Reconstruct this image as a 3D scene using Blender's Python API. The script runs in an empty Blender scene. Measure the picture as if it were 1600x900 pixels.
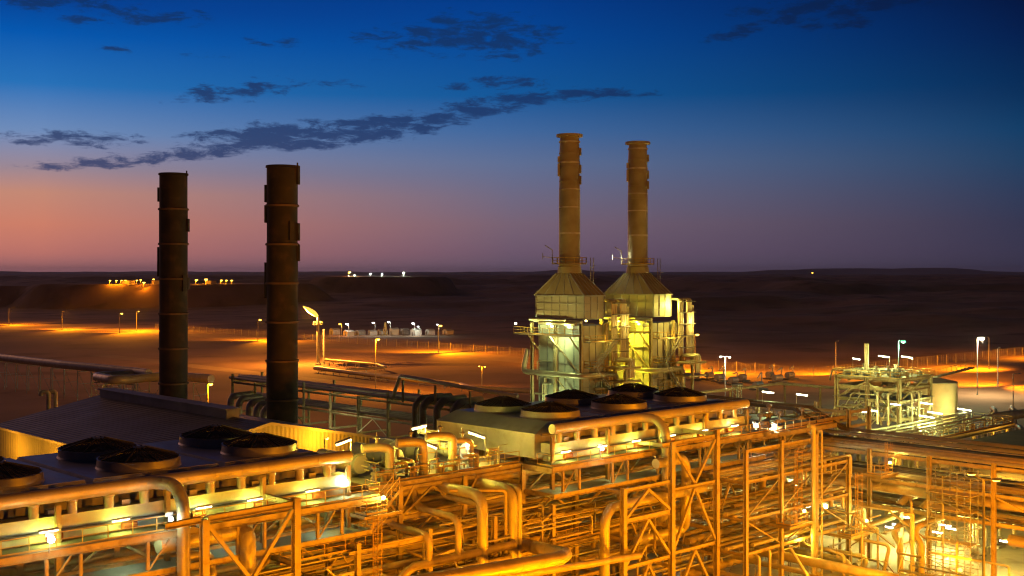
import bpy, math, random
from mathutils import Vector, Matrix, noise
R = random.Random(7)
SC = bpy.context.scene
COL = SC.collection
# ---------------------------------------------------------------- plant axes
# u runs along the main rack (46 degrees to the right of the view), v runs away from it to the rear, z is up.
H = 36.0; F = 1830.0; CX = 800.0; CY = 427.0
A = math.radians(46); SA, CA = math.sin(A), math.cos(A)
ROT = math.atan2(CA, SA)
def W(u, v, z=0.0): return Vector((SA*u - CA*v, CA*u + SA*v, z))
def _ray(px, py):
    k = (px-CX)/F
    return SA*k + CA, -CA*k + SA, (CY-py)/F
def at_v(px, py, v):
    a, b, m = _ray(px, py); d = v/b; return (a*d, v, H+m*d)
def at_u(px, py, u):
    a, b, m = _ray(px, py); d = u/a; return (u, b*d, H+m*d)
def at_z(px, py, z):
    a, b, m = _ray(px, py); d = (z-H)/m; return (a*d, b*d, z)
def at_d(px, py, d):
    a, b, m = _ray(px, py); return (a*d, b*d, H+m*d)
ORD = ['first','second','third','fourth','fifth','sixth','seventh','eighth','ninth','tenth','eleventh','twelfth','thirteenth','fourteenth']

# ---------------------------------------------------------------- materials
def _nt(name):
    m = bpy.data.materials.new(name); m.use_nodes = True
    nt = m.node_tree; bs = nt.nodes['Principled BSDF']
    return m, nt, bs
def mat(name, c, rough=.6, metal=0., var=.22, scale=.6, stain=None, stain_amt=.35, ribs=None, bump=.0, fine=6.):
    m, nt, bs = _nt(name); N, L = nt.nodes, nt.links
    tc = N.new('ShaderNodeTexCoord')
    n1 = N.new('ShaderNodeTexNoise'); n1.inputs['Scale'].default_value = scale; n1.inputs['Detail'].default_value = 6
    n2 = N.new('ShaderNodeTexNoise'); n2.inputs['Scale'].default_value = fine; n2.inputs['Detail'].default_value = 4
    L.new(tc.outputs['Object'], n1.inputs['Vector']); L.new(tc.outputs['Object'], n2.inputs['Vector'])
    r1 = N.new('ShaderNodeValToRGB'); e = r1.color_ramp.elements
    e[0].position = .3; e[1].position = .7
    e[0].color = (*[x*(1-var) for x in c], 1); e[1].color = (*[min(1, x*(1+var)) for x in c], 1)
    L.new(n1.outputs['Fac'], r1.inputs['Fac'])
    out = r1.outputs['Color']
    if stain:
        r2 = N.new('ShaderNodeValToRGB'); e = r2.color_ramp.elements
        e[0].position = .52; e[1].position = .72; e[0].color = (0,0,0,1); e[1].color = (stain_amt,)*3+(1,)
        L.new(n2.outputs['Fac'], r2.inputs['Fac'])
        mx = N.new('ShaderNodeMixRGB'); L.new(r2.outputs['Color'], mx.inputs['Fac'])
        L.new(out, mx.inputs['Color1']); mx.inputs['Color2'].default_value = (*stain, 1); out = mx.outputs['Color']
    L.new(out, bs.inputs['Base Color'])
    rr = N.new('ShaderNodeMapRange'); rr.inputs['To Min'].default_value = max(.05, rough-.12); rr.inputs['To Max'].default_value = min(1, rough+.12)
    L.new(n2.outputs['Fac'], rr.inputs['Value']); L.new(rr.outputs['Result'], bs.inputs['Roughness'])
    bs.inputs['Metallic'].default_value = metal
    h = None
    if ribs:      # (axis, period in metres)
        sp = N.new('ShaderNodeSeparateXYZ'); L.new(tc.outputs['Object'], sp.inputs[0])
        mu = N.new('ShaderNodeMath'); mu.operation = 'MULTIPLY'; mu.inputs[1].default_value = 2*math.pi/ribs[1]
        L.new(sp.outputs['XYZ'.index(ribs[0])], mu.inputs[0])
        si = N.new('ShaderNodeMath'); si.operation = 'SINE'; L.new(mu.outputs[0], si.inputs[0]); h = si.outputs[0]
        bp = N.new('ShaderNodeBump'); bp.inputs['Strength'].default_value = .8; bp.inputs['Distance'].default_value = .035
        L.new(h, bp.inputs['Height']); L.new(bp.outputs['Normal'], bs.inputs['Normal'])
    elif bump:
        bp = N.new('ShaderNodeBump'); bp.inputs['Strength'].default_value = .5; bp.inputs['Distance'].default_value = bump
        L.new(n2.outputs['Fac'], bp.inputs['Height']); L.new(bp.outputs['Normal'], bs.inputs['Normal'])
    return m
def glow(name, c, s):
    m, nt, bs = _nt(name)
    bs.inputs['Base Color'].default_value = (.8,.8,.8,1)
    bs.inputs['Emission Color'].default_value = (*c, 1); bs.inputs['Emission Strength'].default_value = s
    m.cycles.emission_sampling = 'NONE'
    return m
rust = (.16,.07,.03)
M = dict(
 steel = mat('painted_steel', (.47,.39,.23), .55, stain=rust, stain_amt=.45, scale=.35, fine=1.6),
 dark_steel = mat('dark_steel', (.16,.15,.14), .6, stain=rust, scale=.5),
 galv = mat('galvanised_steel', (.40,.41,.41), .45, .35, stain=(.2,.17,.14), fine=3),
 rail = mat('yellow_rail_paint', (.55,.36,.10), .5),
 clad = mat('aluminium_cladding', (.58,.53,.38), .4, .25, var=.12, stain=(.3,.25,.18), stain_amt=.4, fine=1.2),
 pipe = mat('painted_pipe', (.51,.42,.24), .42, .1, var=.18, stain=rust, stain_amt=.3, fine=1.3),
 panel = mat('cooler_panel', (.50,.50,.46), .5, .1, stain=(.28,.22,.15), stain_amt=.4, scale=.4, fine=.9),
 plenum = mat('plenum_sheet', (.36,.37,.39), .45, .3, var=.18, scale=.25, fine=.8, stain=(.2,.19,.18)),
 ring = mat('fan_ring_sheet', (.30,.29,.26), .45, .3, scale=.7, stain=(.2,.17,.12)),
 black = mat('dark_wire_guard', (.022,.020,.018), .7),
 grating = mat('walkway_grating', (.30,.29,.27), .6, .2, fine=9, stain=rust),
 roof = mat('roof_sheet', (.14,.15,.17), .55, .1, scale=.12, ribs=('X', .55), stain=(.10,.10,.11), fine=.4),
 wall = mat('warehouse_wall_sheet', (.50,.42,.22), .6, scale=.15, ribs=('X', .6), stain=(.35,.28,.14), fine=.4),
 wall2 = mat('warehouse_side_sheet', (.50,.42,.22), .6, scale=.15, ribs=('Y', .6), stain=(.35,.28,.14), fine=.4),
 vent = mat('ridge_vent_sheet', (.42,.40,.38), .6, scale=.3),
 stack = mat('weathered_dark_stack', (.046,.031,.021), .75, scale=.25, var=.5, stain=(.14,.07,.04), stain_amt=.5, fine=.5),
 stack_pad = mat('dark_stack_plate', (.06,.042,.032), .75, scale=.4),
 hstack = mat('beige_stack_sheet', (.38,.33,.21), .6, scale=.25, var=.25, stain=(.26,.19,.11), fine=.6),
 hband = mat('pale_weld_band', (.58,.53,.44), .6, scale=.6, var=.3),
 hpanel = mat('boiler_panel', (.46,.45,.40), .55, scale=.2, var=.15, stain=(.30,.25,.18), fine=.5),
 tank = mat('tank_paint', (.62,.52,.36), .55, scale=.2, var=.1, stain=(.4,.3,.18), fine=.5),
 conc = mat('concrete', (.42,.39,.33), .85, scale=.12, var=.22, stain=(.22,.19,.15), stain_amt=.6, fine=.35, bump=.01),
 block = mat('block_wall', (.45,.42,.37), .85, scale=.5),
 white = mat('pale_cabin_sheet', (.6,.6,.58), .6),
 wire = mat('fence_wire', (.5,.46,.40), .6, .3),
 valve = mat('valve_body', (.38,.38,.34), .4, .4, stain=rust),
 hazard = mat('orange_red_equipment', (.42,.12,.04), .5),
 glow_tube = glow('lit_fluorescent_tube', (1,.98,.66), 9),
 glow_tube_y = glow('lit_warm_tube', (1,.86,.33), 9),
 glow_white = glow('lit_white_lens', (.93,.97,1), 12),
 glow_sodium = glow('lit_sodium_lens', (1,.52,.06), 7),
 glow_green = glow('lit_green_lens', (.12,1,.42), 3),
 flame = glow('burning_gas', (1,.50,.06), 1.6),
)
# ---------------------------------------------------------------- mesh building
class MB:
    def __init__(s): s.v = []; s.f = []; s.sm = []
    def _add(s, vs, fs, smooth=False):
        o = len(s.v); s.v += [tuple(x) for x in vs]; s.f += [tuple(i+o for i in f) for f in fs]; s.sm += [smooth]*len(fs)
    def box(s, lo, hi):
        x0,y0,z0 = lo; x1,y1,z1 = hi
        s._add([(x0,y0,z0),(x1,y0,z0),(x1,y1,z0),(x0,y1,z0),(x0,y0,z1),(x1,y0,z1),(x1,y1,z1),(x0,y1,z1)],
               [(0,3,2,1),(4,5,6,7),(0,1,5,4),(1,2,6,5),(2,3,7,6),(3,0,4,7)])
        return s
    def hexa(s, b, t):
        s._add(list(b)+list(t), [(0,3,2,1),(4,5,6,7),(0,1,5,4),(1,2,6,5),(2,3,7,6),(3,0,4,7)]); return s
    def beam(s, p, q, w, h=None, kind='I', up=None):
        """p to q; h is the size along the section's up side (web), w across it"""
        h = h or w; p, q = Vector(p), Vector(q); d = (q-p).normalized()
        up = Vector(up) if up else (Vector((0,0,1)) if abs(d.z) < .9 else Vector((0,1,0)))
        x = d.cross(up).normalized(); y = x.cross(d)
        if kind == 'I':
            t = max(.018, h*.085); b = max(.02, w*.12)
            pr = [(-w/2,-h/2),(w/2,-h/2),(w/2,-h/2+t),(b/2,-h/2+t),(b/2,h/2-t),(w/2,h/2-t),(w/2,h/2),(-w/2,h/2),(-w/2,h/2-t),(-b/2,h/2-t),(-b/2,-h/2+t),(-w/2,-h/2+t)]
        elif kind == 'C':
            t = max(.02, h*.1)
            pr = [(-w/2,-h/2),(w/2,-h/2),(w/2,-h/2+t),(-w/2+t,-h/2+t),(-w/2+t,h/2-t),(w/2,h/2-t),(w/2,h/2),(-w/2,h/2)]
        else:
            pr = [(-w/2,-h/2),(w/2,-h/2),(w/2,h/2),(-w/2,h/2)]
        n = len(pr); vs = [c + x*a + y*b_ for c in (p, q) for a, b_ in pr]
        fs = [(i, (i+1)%n, n+(i+1)%n, n+i) for i in range(n)]
        if kind == 'I':
            for o, fl in ((0, 1), (n, 0)):
                for quad in ((0,1,2,11),(3,4,9,10),(5,6,7,8)):
                    fs.append(tuple(o+i for i in (quad[::-1] if fl else quad)))
        elif kind == 'box': fs += [(3,2,1,0), (4,5,6,7)]
        s._add(vs, fs); return s
    def tube(s, pts, r, n=10, bend=0., bands=0., caps=True, flanges=False):
        pts = [Vector(p) for p in pts]
        if bend and len(pts) > 2: pts = fillet(pts, bend)
        rings = []; x = None
        for i, p in enumerate(pts):
            a = (p-pts[i-1]).normalized() if i else None; b = (pts[i+1]-p).normalized() if i < len(pts)-1 else None
            d = (a or b) if (a is None or b is None) else (a+b).normalized()
            if x is None:
                t = Vector((0,0,1)) if abs(d.z) < .9 else Vector((1,0,0)); x = t.cross(d).normalized()
            else: x = (x - d*x.dot(d)).normalized()
            y = d.cross(x); k = 1.
            if a is not None and b is not None: k = 1/max(.5, math.cos(a.angle(b)/2))
            rings.append([p + (x*math.cos(6.28318*j/n) + y*math.sin(6.28318*j/n))*r*(k if k < 1.02 else 1) for j in range(n)])
        vs = [q for g in rings for q in g]; m = len(rings)
        fs = [(i*n+j, i*n+(j+1)%n, (i+1)*n+(j+1)%n, (i+1)*n+j) for i in range(m-1) for j in range(n)]
        s._add(vs, fs, True)
        if caps:
            s._add(rings[0][::-1], [tuple(range(n))]); s._add(rings[-1], [tuple(range(n))])
        if bands:
            acc = bands*.5
            for i in range(len(pts)-1):
                d = pts[i+1]-pts[i]; l = d.length
                if l < 1e-4: continue
                dn = d/l
                while acc < l:
                    c = pts[i]+dn*acc; s.tube([c-dn*.05, c+dn*.05], r*1.025+.006, n); acc += bands
                acc -= l
        return s
    def lathe(s, c, prof, n=24, caps=(False, False)):
        vs = [(c[0]+r*math.cos(6.28318*j/n), c[1]+r*math.sin(6.28318*j/n), c[2]+z) for r, z in prof for j in range(n)]
        m = len(prof)
        for i in range(m-1):
            s._add([vs[i*n+j] for j in range(n)]+[vs[(i+1)*n+j] for j in range(n)], [(j,(j+1)%n,n+(j+1)%n,n+j) for j in range(n)], True)
        if caps[0]: s._add(vs[:n][::-1], [tuple(range(n))])
        if caps[1]: s._add(vs[-n:], [tuple(range(n))])
        return s
    def rail(s, pts, h=1.1, step=1.9, r=.032, mid=True, kick=True, closed=False):
        pts = [Vector(p) for p in pts]
        segs = list(zip(pts, pts[1:])) + ([(pts[-1], pts[0])] if closed else [])
        for a, b in segs:
            l = (b-a).length; n = max(1, round(l/step)); up = Vector((0,0,h))
            for i in range(n+1):
                p = a.lerp(b, i/n); s.beam(p, p+up, r*1.8, r*1.8, 'box')
            s.beam(a+up, b+up, r*1.9, r*1.9, 'box')
            if mid: s.beam(a+up*.55, b+up*.55, r*1.4, r*1.4, 'box')
            if kick: s.beam(a+Vector((0,0,.08)), b+Vector((0,0,.08)), .012, .14, 'box')
        return s
    def build(s, name, material, parent=None, origin=None, label=None):
        o0 = ORG[parent] if parent is not None else Vector(origin or (0,0,0))
        me = bpy.data.meshes.new(name)
        me.from_pydata([tuple(Vector(v)-o0) for v in s.v], [], s.f)
        me.polygons.foreach_set('use_smooth', s.sm)
        me.materials.append(M[material] if isinstance(material, str) else material)
        me.update()
        ob = bpy.data.objects.new(name, me); COL.objects.link(ob)
        if parent is not None: ob.parent = parent
        else:
            ob.location = W(*o0); ob.rotation_euler.z = ROT
        ORG[ob] = o0
        if label: ob['label'] = label
        return ob
ORG = {}
def fillet(pts, rad, k=6):
    out = [pts[0]]
    for i in range(1, len(pts)-1):
        p = pts[i]; a = pts[i-1]-p; b = pts[i+1]-p; la, lb = a.length, b.length
        if la < 1e-6 or lb < 1e-6: continue
        a /= la; b /= lb; c = max(-1., min(1., a.dot(b))); th = math.pi-math.acos(c)
        if th < .03: out.append(p); continue
        t = min(rad*math.tan(th/2), la*.48, lb*.48); p0 = p+a*t; p1 = p+b*t
        for j in range(k+1):
            q = j/k; out.append(p0*(1-q)**2 + p*2*q*(1-q) + p1*q*q)
    out.append(pts[-1]); return out
def thing(name, label, cat, o=(0,0,0), group=None):
    e = bpy.data.objects.new(name, None); COL.objects.link(e); e.empty_display_size = .3
    e.location = W(*o); e.rotation_euler.z = ROT; ORG[e] = Vector(o)
    tag(e, label, cat, group); return e
def tag(o, label=None, cat=None, group=None, kind=None):
    if label: o['label'] = label
    if cat: o['category'] = cat
    if group: o['group'] = group
    if kind: o['kind'] = kind
    return o
def single(name, mb, material, label, cat, group=None, origin=None):
    if origin is None:
        n = len(mb.v); origin = (sum(v[0] for v in mb.v)/n, sum(v[1] for v in mb.v)/n, min(v[2] for v in mb.v))
    return tag(mb.build(name, material, None, origin), label, cat, group)
def copy_tree(o, loc, label):
    c = o.copy(); COL.objects.link(c); c.location = W(*loc); c['label'] = label; ORG[c] = Vector(loc)
    def rec(src, dst):
        for ch in src.children:
            if ch.type == 'LIGHT': continue
            d = ch.copy(); COL.objects.link(d); d.parent = dst; rec(ch, d)
    rec(o, c); return c
def light(o, power, col, r=.15, spot=None, aim=None, name='lamp_light', parent=None):
    l = bpy.data.lights.new(name, 'SPOT' if spot else 'POINT'); l.energy = power; l.color = col; l.shadow_soft_size = r
    ob = bpy.data.objects.new(name, l); COL.objects.link(ob); ob.location = W(*o)
    if spot:
        l.spot_size = math.radians(spot); l.spot_blend = .6
        ob.rotation_euler = (W(*aim)-W(*o)).to_track_quat('-Z', 'Y').to_euler()
    return ob
def fill_light(o, power, col, lab, grp, r=.2):  # added fill light under a made-up shade and hanger
    u, v, z = o; t = thing('fill_light', lab, 'fill light', (u, v, z), grp)
    MB().lathe((u,v,z+.22), [(.02,.22),(.16,.18),(.36,0)], 10).build('shade', 'galv', t); MB().tube([(u,v,z+.4),(u,v,z+1.2)], .03, 5).build('hanger', 'galv', t)
    light((u,v,z-.1), power, col, r, name='fill_light_bulb')
SOD = (1, .285, .0); SODY = (1, .29, .003); FLU = (1, .93, .20); GRN = (.72, 1, .50); WHT = (.85, 1, .80)
# ---------------------------------------------------------------- camera, world
cam = bpy.data.cameras.new('camera'); cam.sensor_width = 36; cam.lens = F/1600*36; cam.clip_end = 60000; cam.clip_start = .5
cam.shift_y = -(450-CY)/1600
co = bpy.data.objects.new('camera', cam); COL.objects.link(co); co.location = (0,0,H); co.rotation_euler = (math.radians(90),0,0)
SC.camera = co
SC.view_settings.view_transform = 'Standard'; SC.view_settings.look = 'None'; SC.view_settings.gamma = 1; SC.view_settings.exposure = 0
SC.cycles.use_denoising = True; SC.cycles.use_adaptive_sampling = False; SC.cycles.sample_clamp_direct = 0; SC.cycles.use_light_tree = True; SC.cycles.max_bounces = 4; SC.cycles.diffuse_bounces = 1; SC.cycles.pixel_filter_type = 'BLACKMAN_HARRIS'; SC.cycles.filter_width = 1.15
SC.cycles.glossy_bounces = 2; SC.cycles.sample_clamp_indirect = 4; SC.cycles.caustics_reflective = False; SC.cycles.volume_bounces = 0

def lin(r, g, b):
    f = lambda c: (c/255/12.92) if c <= 10 else ((c/255+.055)/1.055)**2.4
    return (f(r), f(g), f(b), 1)
world = bpy.data.worlds.new('World'); SC.world = world; world.use_nodes = True
nt = world.node_tree; N, L = nt.nodes, nt.links; N.clear()
def mth(op, a, b=None, c=None, clamp=False):
    n = N.new('ShaderNodeMath'); n.operation = op; n.use_clamp = clamp
    for i, x in enumerate((a, b, c)):
        if x is None: continue
        if isinstance(x, (int, float)): n.inputs[i].default_value = x
        else: L.new(x, n.inputs[i])
    return n.outputs[0]
tc = N.new('ShaderNodeTexCoord'); sp = N.new('ShaderNodeSeparateXYZ'); L.new(tc.outputs['Generated'], sp.inputs[0])
ELE = mth('ARCSINE', sp.outputs[2]); AZ = mth('ARCTAN2', sp.outputs[0], sp.outputs[1])
ef = mth('DIVIDE', ELE, .5, clamp=True)
def ramp(stops):
    r = N.new('ShaderNodeValToRGB'); L.new(ef, r.inputs[0]); el = r.color_ramp.elements
    while len(el) < len(stops): el.new(.5)
    for e, (p, c) in zip(el, stops): e.position = p; e.color = lin(*c)
    return r.outputs[0]
ys = lambda y, k: math.asin((CY-y)/F/math.sqrt(1+k*k+((CY-y)/F)**2))/.5
def col_stops(k, rows, top): return ramp([(0, rows[0][1])] + [(ys(y, k), c) for y, c in rows] + [(.62, [x*.8 for x in top]), (1, [x*.35 for x in top])])
left = col_stops(-.40, [(424,(168,112,118)),(395,(200,122,112)),(350,(212,131,108)),(300,(200,140,120)),(262,(158,138,150)),(205,(112,142,188)),(130,(38,114,186)),(50,(0,88,176)),(0,(2,66,150))], (3,30,70))
midc = col_stops(0, [(424,(106,90,112)),(395,(114,92,114)),(350,(122,101,119)),(305,(112,107,133)),(255,(95,112,150)),(205,(64,104,158)),(150,(16,88,154)),(60,(0,72,152)),(0,(0,60,140))], (2,22,56))
right = col_stops(.40, [(424,(56,54,78)),(395,(55,54,79)),(350,(49,53,80)),(305,(42,57,88)),(255,(28,62,98)),(205,(10,60,102)),(150,(4,45,88)),(60,(2,28,74)),(0,(2,18,58))], (3,12,36))
west = ramp([(0,(255,150,70)),(.10,(236,140,90)),(.2,(170,130,130)),(.35,(60,85,130)),(.7,(3,20,48)),(1,(1,8,24))])
azL, azR = math.atan(-.40), math.atan(.455)
fL = mth('POWER', mth('DIVIDE', mth('SUBTRACT', AZ, azL), -azL, clamp=True), .78); fR = mth('DIVIDE', AZ, azR, clamp=True)
def mix(f, a, b):
    m = N.new('ShaderNodeMixRGB')
    for i, x in ((0, f), (1, a), (2, b)):
        if isinstance(x, tuple): m.inputs[i].default_value = x
        else: L.new(x, m.inputs[i])
    return m.outputs[0]
fW = mth('DIVIDE', mth('SUBTRACT', AZ, -1.15), .65, clamp=True)
night = ramp([(0,(40,40,62)),(.15,(24,34,66)),(.4,(4,14,40)),(1,(1,6,22))])
fN = mth('DIVIDE', mth('SUBTRACT', mth('ABSOLUTE', AZ), .75), .8, clamp=True)
sky = mix(fR, mix(fL, mix(fW, west, left), midc), right)
sky = mix(fN, sky, night)
# thin evening clouds: a few drifting banks broken up by noise
vec = N.new('ShaderNodeCombineXYZ'); L.new(mth('MULTIPLY', AZ, 1.0), vec.inputs[0]); L.new(mth('MULTIPLY', ELE, 3.4), vec.inputs[1])
nz = N.new('ShaderNodeTexNoise'); nz.inputs['Scale'].default_value = 40; nz.inputs['Detail'].default_value = 5; nz.inputs['Roughness'].default_value = .70; nz.inputs['Distortion'].default_value = .3
L.new(vec.outputs[0], nz.inputs['Vector'])
def ea(px, py): k = (px-CX)/F; m = (CY-py)/F; return math.atan(k), math.asin(m/math.sqrt(1+k*k+m*m))
tot = None
for px, py, rx, ry, tilt, amt in [(175,252,105,10,.10,1.3),(310,238,90,11,.10,1.3),(440,214,130,21,.06,1.7),(570,203,140,20,.10,1.6),(680,186,80,13,.12,1.3),(770,165,100,14,.14,1.4),(870,150,90,10,.08,1.3),(955,147,70,6,0,.8),
        (110,216,85,12,.02,1.0),(370,143,85,14,.14,1.0),(520,130,45,5,0,.7),(700,52,110,26,.16,1.1),(790,62,80,25,.05,1.1),(660,70,90,10,0,.6),(590,55,40,9,0,.7),(790,128,60,8,0,.8),(720,135,30,6,0,.6),
        (240,26,75,11,0,.95),(130,32,30,7,0,.6),(60,4,60,10,0,1.),(130,6,60,10,0,.8),(420,66,40,6,0,.65),(180,78,22,5,0,.6),(320,86,28,4,0,.6),(1290,14,130,17,.03,1.1),(1225,28,60,13,.1,1.0),(1150,52,45,8,.1,.8),(1305,40,45,8,0,.8),(1410,4,60,8,0,.8)]:
    a, e = ea(px, py); ct, st = math.cos(tilt), math.sin(tilt)
    da, de = mth('SUBTRACT', AZ, a), mth('SUBTRACT', ELE, e)
    x = mth('MULTIPLY', mth('MULTIPLY_ADD', de, st, mth('MULTIPLY', da, ct)), F/rx)
    y = mth('MULTIPLY', mth('SUBTRACT', mth('MULTIPLY', de, ct), mth('MULTIPLY', da, st)), F/ry)
    r2 = mth('ADD', mth('MULTIPLY', x, x), mth('MULTIPLY', y, y))
    g = mth('MULTIPLY', mth('SUBTRACT', 1.3, r2, clamp=False), amt)
    g = mth('MAXIMUM', g, -1.0)
    tot = g if tot is None else mth('MAXIMUM', tot, g)
den = mth('ADD', mth('MULTIPLY', tot, .34), mth('MULTIPLY', mth('SUBTRACT', nz.outputs['Fac'], .5), 3.1))
cov = N.new('ShaderNodeMapRange'); cov.interpolation_type = 'SMOOTHSTEP'; L.new(den, cov.inputs['Value'])
cov.inputs['From Min'].default_value = -.02; cov.inputs['From Max'].default_value = .62; cov.inputs['To Max'].default_value = .86
gate = mth('GREATER_THAN', tot, -.95)
cl = mix(fR, mix(fL, lin(58,70,112), lin(38,58,106)), lin(8,24,66))
hi = mix(mth('DIVIDE', ELE, .22, clamp=True), cl, mix(fR, lin(12,48,96), lin(4,18,58)))
sky = mix(mth('MULTIPLY', cov.outputs[0], gate), sky, hi)
bg = N.new('ShaderNodeBackground'); bg.inputs['Strength'].default_value = 1.0; L.new(sky, bg.inputs['Color'])
wo = N.new('ShaderNodeOutputWorld'); L.new(bg.outputs[0], wo.inputs['Surface']); world.cycles.sampling_method = 'MANUAL'; world.cycles.sample_map_resolution = 256

# the last afterglow, low beyond the dark stacks
sl = bpy.data.lights.new('afterglow_sun', 'SUN'); sl.energy = .24; sl.angle = math.radians(25); sl.color = (1,.42,.26)
so_ = bpy.data.objects.new('afterglow_sun', sl); COL.objects.link(so_)
a_, e_ = math.radians(-45), math.radians(17)
so_.rotation_euler = Vector((-math.sin(a_)*math.cos(e_), -math.cos(a_)*math.cos(e_), -math.sin(e_))).to_track_quat('-Z', 'Y').to_euler()
# ---------------------------------------------------------------- terrain
def ss(a, b, x): t = max(0., min(1., (x-a)/(b-a))); return t*t*(3-2*t)
def nz2(x, y, s, o=4): return noise.fractal(Vector((x/s, y/s, 3.7)), 1., 2., o)
def mesa(x, y, cx, cy, rx, ry, h):
    q = math.hypot((x-cx)/rx, (y-cy)/ry) + .16*nz2(x, y, 130)
    return h*(1-ss(.82, 1.12, q))
def ter(x, y):
    d = math.hypot(x, y); u = SA*x+CA*y
    t = ss(470, 900, u)
    if t <= 0: return 0.
    rid = 1-abs(nz2(x, y, 420, 5))*1.7
    h = 11*rid + 6.0*nz2(x+500, y, 160, 4) + 1.6*nz2(x-200, y, 55, 3) + 13*ss(.02, .16, nz2(x-900, y+300, 900, 3)) + 6*ss(900, 3000, d)
    h *= t
    h = max(h, mesa(x, y, -378, 1290, 170, 95, 24.6)); h = max(h, mesa(x, y, -185, 1640, 100, 160, 31.4)); h = max(h, mesa(x, y, -560, 1350, 160, 90, 22.))
    lim = 36-2.6*d/F if d < 6000 else 90
    h = min(h, lim-1.2+.6*nz2(x, y, 90, 3))
    return h
def ground_sheet():
    mb = MB(); az = []
    a = -180.
    while a < 180: az.append(a); a += .3 if -30 <= a < 29.9 else 6.
    rs = [3.]; 
    while rs[-1] < 32000: rs.append(rs[-1]*(1.35 if rs[-1] < 250 else 1.018 if rs[-1] < 3000 else 1.05 if rs[-1] < 9000 else 1.2))
    rs = [r for r in rs if r < 17500]+[17500.]
    n = len(az); vs = [(0,0,0)]
    for r in rs:
        for a in az:
            x, y = r*math.sin(math.radians(a)), r*math.cos(math.radians(a))
            vs.append((SA*x+CA*y, -CA*x+SA*y, ter(x, y) if r > 300 and abs(a) < 60 and r < 9000 else 0.))
    fs = [(0, 1+(j+1)%n, 1+j) for j in range(n)]
    fs += [(1+i*n+j, 1+i*n+(j+1)%n, 1+(i+1)*n+(j+1)%n, 1+(i+1)*n+j) for i in range(len(rs)-1) for j in range(n)]
    mb._add(vs, fs, True); return mb
M['sand'] = mat('desert_sand', (.36,.215,.14), .95, scale=.010, var=.45, stain=(.13,.075,.05), stain_amt=.85, fine=.03)
M['track'] = mat('graded_sand', (.42,.29,.18), .95, scale=.05, var=.2, stain=(.22,.15,.10), fine=.12)
M['hill'] = mat('far_hill_rock', (.38,.36,.37), .95, scale=.0012, var=.2)
tag(ground_sheet().build('ground', 'sand'), 'desert ground', None, kind='structure')
mb = MB(); az = [i*.5 for i in range(-72, 73)]
for r0, r1, hmax, sd in ((8800, 10500, 55, 0), (12500, 15000, 88, 40)):
    vs = []
    for a in az:
        x, y = math.sin(math.radians(a)), math.cos(math.radians(a))
        hh = hmax*(.62+.38*ss(-.25, .35, nz2(a+sd, 0, 9, 5)))+10*nz2(a+sd, 7, 1.6, 3)
        for r, z in ((r0, 1), (r0+(r1-r0)*.35, hh*.75), ((r0+r1)/2, hh), (r1, 1)): vs.append((SA*x*r+CA*y*r, -CA*x*r+SA*y*r, z))
    mb._add(vs, [(i*4+j, i*4+4+j, i*4+5+j, i*4+1+j) for i in range(len(az)-1) for j in range(3)], True)
tag(mb.build('hills', 'hill'), kind='structure')
def strip(name, pts, w, z, m):
    mb = MB(); P = [Vector(p) for p in pts]; vs = []
    for i, p in enumerate(P):
        d = (P[min(i+1, len(P)-1)]-P[max(i-1, 0)]).normalized(); q = Vector((-d.y, d.x, 0))*w/2
        vs += [(p.x+q.x, p.y+q.y, z), (p.x-q.x, p.y-q.y, z)]
    mb._add(vs, [(2*i, 2*i+1, 2*i+3, 2*i+2) for i in range(len(P)-1)]); return tag(mb.build(name, m), kind='structure')
strip('patrol_road', [(342, y, 0) for y in range(900, 229, -30)] + [(345,214,0),(356,205,0),(372,200,0)] + [(x, 199, 0) for x in range(400, 900, 40)], 26, .012, 'track')
strip('site_track', [(225, 40, 0), (225, 130, 0), (225, 260, 0), (228, 500, 0)], 9, .010, 'track')
mb = MB(); mb.box((12, 36, -.1), (222, 136, .02)); tag(mb.build('pavement', 'conc'), kind='structure')

# evening air over the whole desert
hz_ = MB(); hz_.box((-19000,-19000,-1.5),(19000,19000,130))
hm = bpy.data.materials.new('haze_air'); hm.use_nodes = True; hn = hm.node_tree; hn.nodes.clear()
pv = hn.nodes.new('ShaderNodeVolumePrincipled'); pv.inputs['Color'].default_value = (.74,.82,1,1); pv.inputs['Density'].default_value = 3.8e-5; pv.inputs['Anisotropy'].default_value = .3
ho_ = hn.nodes.new('ShaderNodeOutputMaterial'); hn.links.new(pv.outputs[0], ho_.inputs['Volume'])
tag(hz_.build('haze', hm), kind='stuff')
# ---------------------------------------------------------------- perimeter fence
fe = thing('perimeter_fence', 'long wire mesh fence on tall posts behind the sodium lit patrol road', 'fence', (358, 215, 0))
line = [(358, 700-i*8) for i in range(61)] + [(358+i*8, 214) for i in range(1, 40)]
post = None
for i, (u, v) in enumerate(line):
    if i == 0:
        mb = MB(); mb.box((u-.07, v-.07, 0), (u+.07, v+.07, 3.4)); mb.beam((u,v,3.35),(u+.5,v+.2,3.9), .1, .1, 'box'); post = mb.build('post', 'wire', fe); p0 = (u, v)
    else:
        c = post.copy(); COL.objects.link(c); c.parent = fe; c.location = (u-p0[0], v-p0[1], 0)
mb = MB()
for (a, b), (c, d) in ((line[0], line[60]), (line[60], line[-1])):
    for z in (.1,.5,.9,1.3,1.7,2.1,2.5,2.9,3.2): mb.beam((a,b,z),(c,d,z), .022,.022,'box')
    for s in range(0, int(math.hypot(c-a, d-b)), 2): 
        l = math.hypot(c-a, d-b); x, y = a+(c-a)*s/l, b+(d-b)*s/l; mb.beam((x,y,0),(x,y,3.2), .03,.03,'box')
mb.build('wire_mesh', 'wire', fe)

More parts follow.
